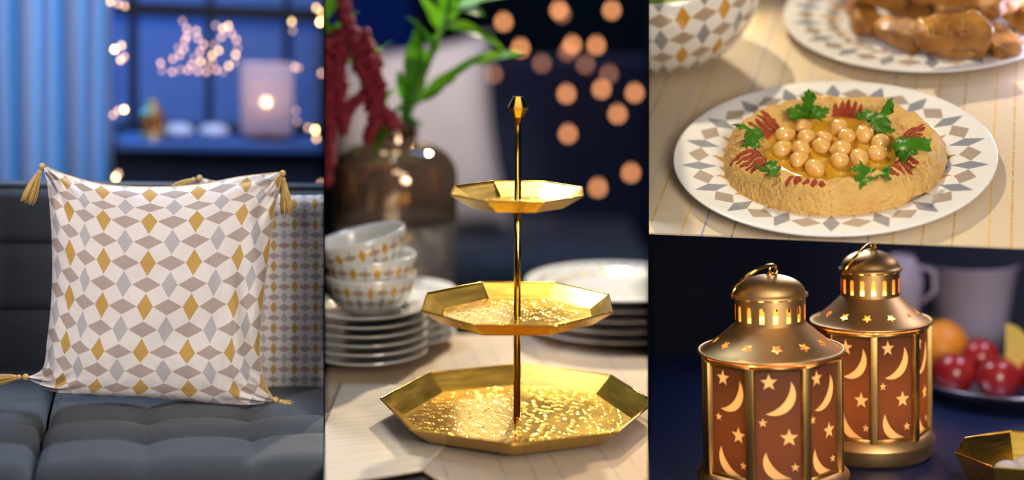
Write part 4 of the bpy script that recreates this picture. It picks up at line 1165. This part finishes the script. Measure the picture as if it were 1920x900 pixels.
# printed bowl at the back left
bc = p3(1240, 128); BR = .116
bowl3_me = bowl_uv(BR, .109, .040, M_['bowl_print_tall'], 30, vs=1.0, v0=.8)
bw = thing('serving_bowl', 'deep white bowl covered in gold, taupe and grey diamonds, at the back left', 'bowl', b3, (bc.x, bc.y+.03, PT+.0045))
link('glazed_bowl', bowl3_me, None, bw)
ob('foot_ring', lathe([(.033, .001), (.038, .001), (.036, -.0042), (.033, -.0042)], 48, True), M_['porcelain'], bw)
cut(bw, 1216, 1)
sal = thing('green_salad', 'leafy green salad filling the deep printed bowl', 'salad', b3, (bc.x, bc.y+.03, PT+.082))
V, Fc = grid(lambda u_, v_: Vector((cos(u_*2*pi)*v_*.094, sin(u_*2*pi)*v_*.094, .012*noise.noise(Vector((cos(u_*2*pi)*v_*5, sin(u_*2*pi)*v_*5, 0))) + .012*(1-v_**2))), 40, 14)
s_ = ob('salad_leaves', (V, Fc), M_['salad'], sal); s_['kind'] = 'stuff'; cut(sal, 1216, 1)
# pastry plate
pp = b3.z(1735, 22, PT); 
pp = Vector((p3(1735, 42).x, p3(1735, 42).y, PT+.0019))
pplate = plate('serving_plate', 'large white plate with a printed border heaped with pastries', b3, pp, .158, M_['plate_print'], well=.64, rise=.014, uvn=36, seg=108, vspan=(-2, -1, .65, .84))
def pastry_mesh(seed, L_=.068, W_=.034, Hh=.025):
    V, Fc = grid(lambda u_, v_: (u_, v_), 36, 24)
    out = []
    for (a, t) in V:
        th = a*2*pi; s = t*2-1
        # superellipse section, wedge along its length (folded triangular parcel)
        e = .34; cx, sy = cos(th), sin(th)
        X = math.copysign(abs(cx)**e, cx); Y = math.copysign(abs(sy)**e, sy)
        endf = (1-abs(s)**12)**.5 if abs(s) < 1 else 0
        tp = (1 - .30*(s*.5+.5))
        x = X*W_/2*endf*tp; z = Y*Hh/2*endf*(1-.25*(s*.5+.5))
        # overlapped fold ridge
        z += .0022*(1 if (x/W_*2 + s*.9) > .1 else 0)*(1 if Y > .5 else 0)*endf
        nz = noise.noise(Vector((x*60, s*3, z*60+seed)))*.0020
        out.append(Vector((x+nz, s*L_/2*(1 if abs(s) < 1 else 1), z + nz*1.3)))
    return out, Fc
pms = [mesh('pastry', pastry_mesh(s)) for s in range(4)]
for me in pms: me.materials.append(M_['pastry']); me.shade_smooth()
pas = [((1790, 82), .022, (0, .1, 1.55), 1.05, 'golden pastry parcel at the front of the heap'),
       ((1872, 78), .022, (0, 0, .35), .9, 'golden pastry parcel at the front right, end towards the viewer'),
       ((1690, 62), .020, (0, -.2, .9), .95, 'golden pastry parcel at the left front of the heap'),
       ((1615, 25), .022, (.2, .3, .3), 1.0, 'golden pastry parcel leaning at the left of the heap'),
       ((1700, 8), .022, (0, .2, 1.2), 1.0, 'golden pastry parcel behind, low on the left'),
       ((1810, 20), .022, (0, 0, 1.8), 1.0, 'golden pastry parcel buried in the middle of the heap'),
       ((1920, 30), .022, (0, .1, .6), 1.0, 'golden pastry parcel at the right frame edge of the heap'),
       ((1785, 62), .050, (.12, -.25, 1.85), 1.20, 'large glossy pastry parcel on top of the front of the heap'),
       ((1650, -15), .048, (.2, -.3, 1.3), 1.0, 'pastry parcel on the top left of the heap'),
       ((1765, -12), .056, (0, .1, 1.5), 1.0, 'pastry parcel on top at the back of the heap'),
       ((1885, 0), .052, (-.1, .3, 2.4), 1.0, 'pastry parcel on the top right of the heap')]
for k, ((X, Y), h, rot, sc, lb) in enumerate(pas):
    p = b3.z(X, Y, PT+h); o = bpy.data.objects.new('pastry', pms[k % 4]); C.objects.link(o)
    o.matrix_world = b3.M @ T(*p) @ Euler(rot).to_matrix().to_4x4() @ S(sc, sc, sc)
    tag(o, lb, 'pastry', 'pastries heaped on the plate')

# ================================================================== SETTING 4: lanterns
LZ = b4.L(1449, 920, D).z
lb_ = b4.L(1449, 920, D)
def p4(px, py): return b4.z(px, py, LZ)
struct('wall_front', box(b4.y(1222, 600, 1.95).x, b4.y(1950, 600, 1.95).x, 1.95, 1.98, LZ-.2, b4.y(1568, 330, 1.95).z), M_['navy_wall'], b4)
t4 = thing('navy_table', 'dark navy table with a soft sheen under the gold lanterns', 'table', b4, (0, 0, 0))
xa = p4(1218, 950).x; 
def e4(px, y): 
    lo, hi = -2000, 4000
    for _ in range(60):
        mid = (lo+hi)/2; p = b4.y(px, mid, y)
        if p.z > LZ: lo = mid
        else: hi = mid
    return Vector((b4.y(px, lo, y).x, y, LZ))
ob('tabletop', slab([e4(1218, 1.18), e4(1955, 1.18), e4(1955, 1.945), e4(1218, 1.945)], .02), M_['navy_table'], t4, smooth=False)
for px in (1260, 1900):
    for y in (1.24, 1.9):
        p = e4(px, y); ob('leg', box(p.x-.012, p.x+.012, y-.012, y+.012, -H+.02, LZ-.02), M_['navy_table'], t4, smooth=False)
lantern('candle_lantern', 'gold candle lantern in front with ring handle and star and crescent cut-outs', b4, (lb_.x, lb_.y, LZ+.0003), 0, .96, 'gold lanterns on the navy table', energy=6.5)
# second lantern, behind
k2 = D*1.165
l2 = b4.L(1634, 862, k2); l2 = p4(1634, 850) 
lantern('candle_lantern', 'gold candle lantern standing behind, blurred, beside the fruit tray', b4, (l2.x, l2.y, LZ+.0003), R_(16), (.85, .85, .97), 'gold lanterns on the navy table', energy=9)
# fruit tray
fc = p4(1905, 738)
tr = thing('fruit_tray', 'round pewter tray piled with fruit at the right edge', 'tray', b4, (fc.x, fc.y, LZ+.0015))
ob('dish', lathe([(0, .003), (.085, .003), (.105, .017), (.112, .0215), (.114, .0200), (.108, .014), (.088, 0), (0, 0)], 72), M_['pewter'], tr)
ob('foot_ring', lathe([(.06, .0005), (.066, .0005), (.066, -.0012), (.06, -.0012)], 40, True), M_['pewter'], tr)
def fruit(kind, px, py, r, m, label, grp, dy=0, sq=1.0):
    d = b4.y(px, py or 700, fc.y+dy)
    if py is None: d.z = LZ + .0052 + r*.94
    o = thing(kind, label, kind.split('_')[-1] if '_' in kind else kind, b4, d, (random.uniform(-.3, .3), random.uniform(-.3, .3), random.random()*6), grp)
    prof = [(r*sin(t)*(1 - .06*cos(t)), r*sq*(cos(t) - .18*math.exp(-(t/.30)**2) + .10*math.exp(-((pi-t)/.25)**2))) for t in [pi*k/18 for k in range(19)]]
    prof[0] = (0, prof[0][1]); prof[-1] = (0, prof[-1][1])
    ob('flesh', lathe(prof, 28), m, o)
    ob('stalk', tube([(0, 0, r*.78), (.001, 0, r*1.0), (.003, .001, r*1.15)], .0009, 6), M_['stem'], o)
fr0 = .0245
def fy(px, dy): return b4.y(px, 700, fc.y+dy).x
fruit('red_plum', 1790, None, fr0, M_['apple'], 'red plum at the left of the fruit tray', 'red plums on the tray', -.018)
fruit('red_plum', 1872, None, fr0, M_['apple'], 'red plum at the front of the fruit tray', 'red plums on the tray', -.040)
fruit('red_plum', 1950, None, fr0, M_['apple'], 'red plum at the right frame edge of the tray', 'red plums on the tray', -.025)
fruit('red_plum', 1838, 668, .022, M_['apple'], 'small red plum behind, between the orange and the lemon', 'red plums on the tray', .012)
fruit('orange', 1762, 650, .034, M_['orange'], 'orange at the back left of the fruit tray, beside the lantern', 'citrus on the tray', .052)
# lemon wedge
lw = thing('lemon_wedge', 'yellow lemon wedge standing on edge at the right of the fruit', 'lemon', b4, b4.y(1885, 665, fc.y-.02), (0, 0, R_(25)), 'citrus on the tray')
hemi = [(.0, 0)]
def wedge(r, ang, n=14):
    V, Fc = grid(lambda u_, v_: Vector((r*sin(pi*v_)*cos(-ang/2+ang*u_)*.8, r*sin(pi*v_)*sin(-ang/2+ang*u_)*.8, -r*cos(pi*v_))), 10, n); 
    A_ = grid(lambda u_, v_: Vector((r*u_*sin(pi*v_)*cos(-ang/2)*.8, r*u_*sin(pi*v_)*sin(-ang/2)*.8, -r*cos(pi*v_))), 3, n)
    B_ = grid(lambda u_, v_: Vector((r*u_*sin(pi*v_)*cos(ang/2)*.8, r*u_*sin(pi*v_)*sin(ang/2)*.8, -r*cos(pi*v_))), 3, n)
    return join((V, Fc)), join(A_, (B_[0], [f[::-1] for f in B_[1]]))
pe, fle = wedge(.036, 1.3)
ob('peel', pe, M_['lemon'], lw); ob('flesh', fle, mat('lemon_flesh', (.95, .75, .18), .3, 0, bscale=200, bstr=.2, sss=.2), lw)
# tumbler
tp_ = p4(1822, 672)
tg = thing('tumbler', 'clear ribbed glass tumbler standing behind the fruit tray', 'glass', b4, (tp_.x, tp_.y, LZ+.0002))
gz = b4.y(1822, 497, tp_.y).z - LZ; gk = tp_.y/F
ob('glass', lathe([(0, .001), (55*gk, .001), (62*gk, gz*.35), (80*gk, gz-.002), (81.5*gk, gz), (80*gk, gz), (60*gk, gz*.35), (52*gk, .008), (0, .008)], 48), M_['tumbler'], tg)
ob('rim', xf(torus(80.5*gk, .0014, 48, 8), T(0, 0, gz)), M_['tumbler'], tg)
# pale carafe behind the second lantern's cap
kp = b4.y(1688, 700, 1.9); 
kp = p4(1690, 700)
sph = thing('pale_jug', 'pale rounded jug behind the blurred lantern', 'jug', b4, (kp.x, kp.y, LZ+.0002))
jz = b4.y(1690, 478, kp.y).z - LZ; jk = kp.y/F
ob('body', lathe([(0, 0), (26*jk, 0), (34*jk, jz*.2), (30*jk, jz*.45), (34*jk, jz*.6), (40*jk, jz*.78), (32*jk, jz*.92), (22*jk, jz), (20*jk, jz), (30*jk, jz*.9), (0, jz*.5)], 40), M_['tumbler'], sph)
ob('handle', tube([(30*jk, 0, jz*.9), (58*jk, 0, jz*.86), (60*jk, 0, jz*.7), (36*jk, 0, jz*.6)], .003, 8), M_['tumbler'], sph)
# brass tray of nuts, lower right
nt_ = p4(1935, 905)
bt = thing('octagonal_tray', 'small octagonal brass tray at the lower right corner', 'tray', b4, (nt_.x, nt_.y, LZ+.0005))
def up8(rr, z, rot=R_(22.5)): return octring(rr, z, rot)
Vt, Ft = tray_mesh(.071, .056, .030, R_(10)); ob('dish', (Vt, Ft), M_['brass'], bt, smooth=False)
fl8 = octring(.056, .00125, R_(10)); ob('dish_floor', (fl8+[v-Vector((0, 0, .0004)) for v in fl8], [tuple(range(8)), tuple(range(8, 16))[::-1]]), M_['brass_hammered'], bt, smooth=False)
ob('rim', tube([Vector(a)*(1-f)+Vector(b)*f for a, b in zip(octring(.0702, .030, R_(10)), octring(.0702, .030, R_(10))[1:]+octring(.0702, .030, R_(10))[:1]) for f in (0, .02, .5, .98)], .0010, 8, True), M_['brass_polished'], bt)
nm = mesh('sweet', xf(sphere(.0115, 14, 10), S(1.15, 1, .85))); nm.materials.append(M_['nut']); nm.shade_smooth()
for k, (dx, dy, lb) in enumerate(((-.022, -.002, 'pale round sweet at the left in the small brass tray'), (.000, -.018, 'pale round sweet at the front in the small brass tray'), (-.004, .010, 'pale round sweet at the back in the small brass tray'), (.022, .002, 'pale round sweet at the right in the small brass tray'))):
    o = bpy.data.objects.new('sweet', nm); C.objects.link(o); o.matrix_world = b4.M @ T(nt_.x+dx, nt_.y+dy, LZ+.0118) @ RZ(k*1.3); tag(o, lb, 'sweet', 'sweets in the brass tray')

# small raised floor that carries the sofa corner
fz = SEAT-.16
struct('floor_platform', box(xl-.02, X1(600, YB)-.01, yf-.05, 2.0, fz-.03, fz), M_['floor'], b1)

# ------------------------------------------------------------------ trim things at the dividing walls
bpy.context.view_layer.update()
camp = Vector((0, 0, H))
def desc(o):
    r = [o]
    for c in o.children: r += desc(c)
    return r
for root, px, side, eps in CUTS:
    n = wnormal(px)
    if n.x < 0: n = -n                # towards +x
    n = n*side                        # towards the side that is kept
    pco = camp + n*eps
    for o in desc(root):
        if o.type != 'MESH' or not o.data.vertices: continue
        mw = o.matrix_world; ds = [(mw @ v.co - pco).dot(n) for v in o.data.vertices]
        if min(ds) >= 0: continue
        if max(ds) <= 0:
            for c in desc(o)[1:]: pass
            bpy.data.objects.remove(o); continue
        me = o.data.copy(); bm = bmesh.new(); bm.from_mesh(me)
        mi = mw.inverted(); lp_ = mi @ pco; ln = (mw.to_3x3().transposed() @ n).normalized()
        r = bmesh.ops.bisect_plane(bm, geom=bm.verts[:]+bm.edges[:]+bm.faces[:], plane_co=lp_, plane_no=ln, clear_inner=True)
        ed = [e for e in r['geom_cut'] if isinstance(e, bmesh.types.BMEdge)]
        if len(ed) < 4000 and o.name.split('.')[0] not in ('florets',):
            try: bmesh.ops.holes_fill(bm, edges=ed, sides=0)
            except Exception: pass
        bm.to_mesh(me); bm.free(); o.data = me
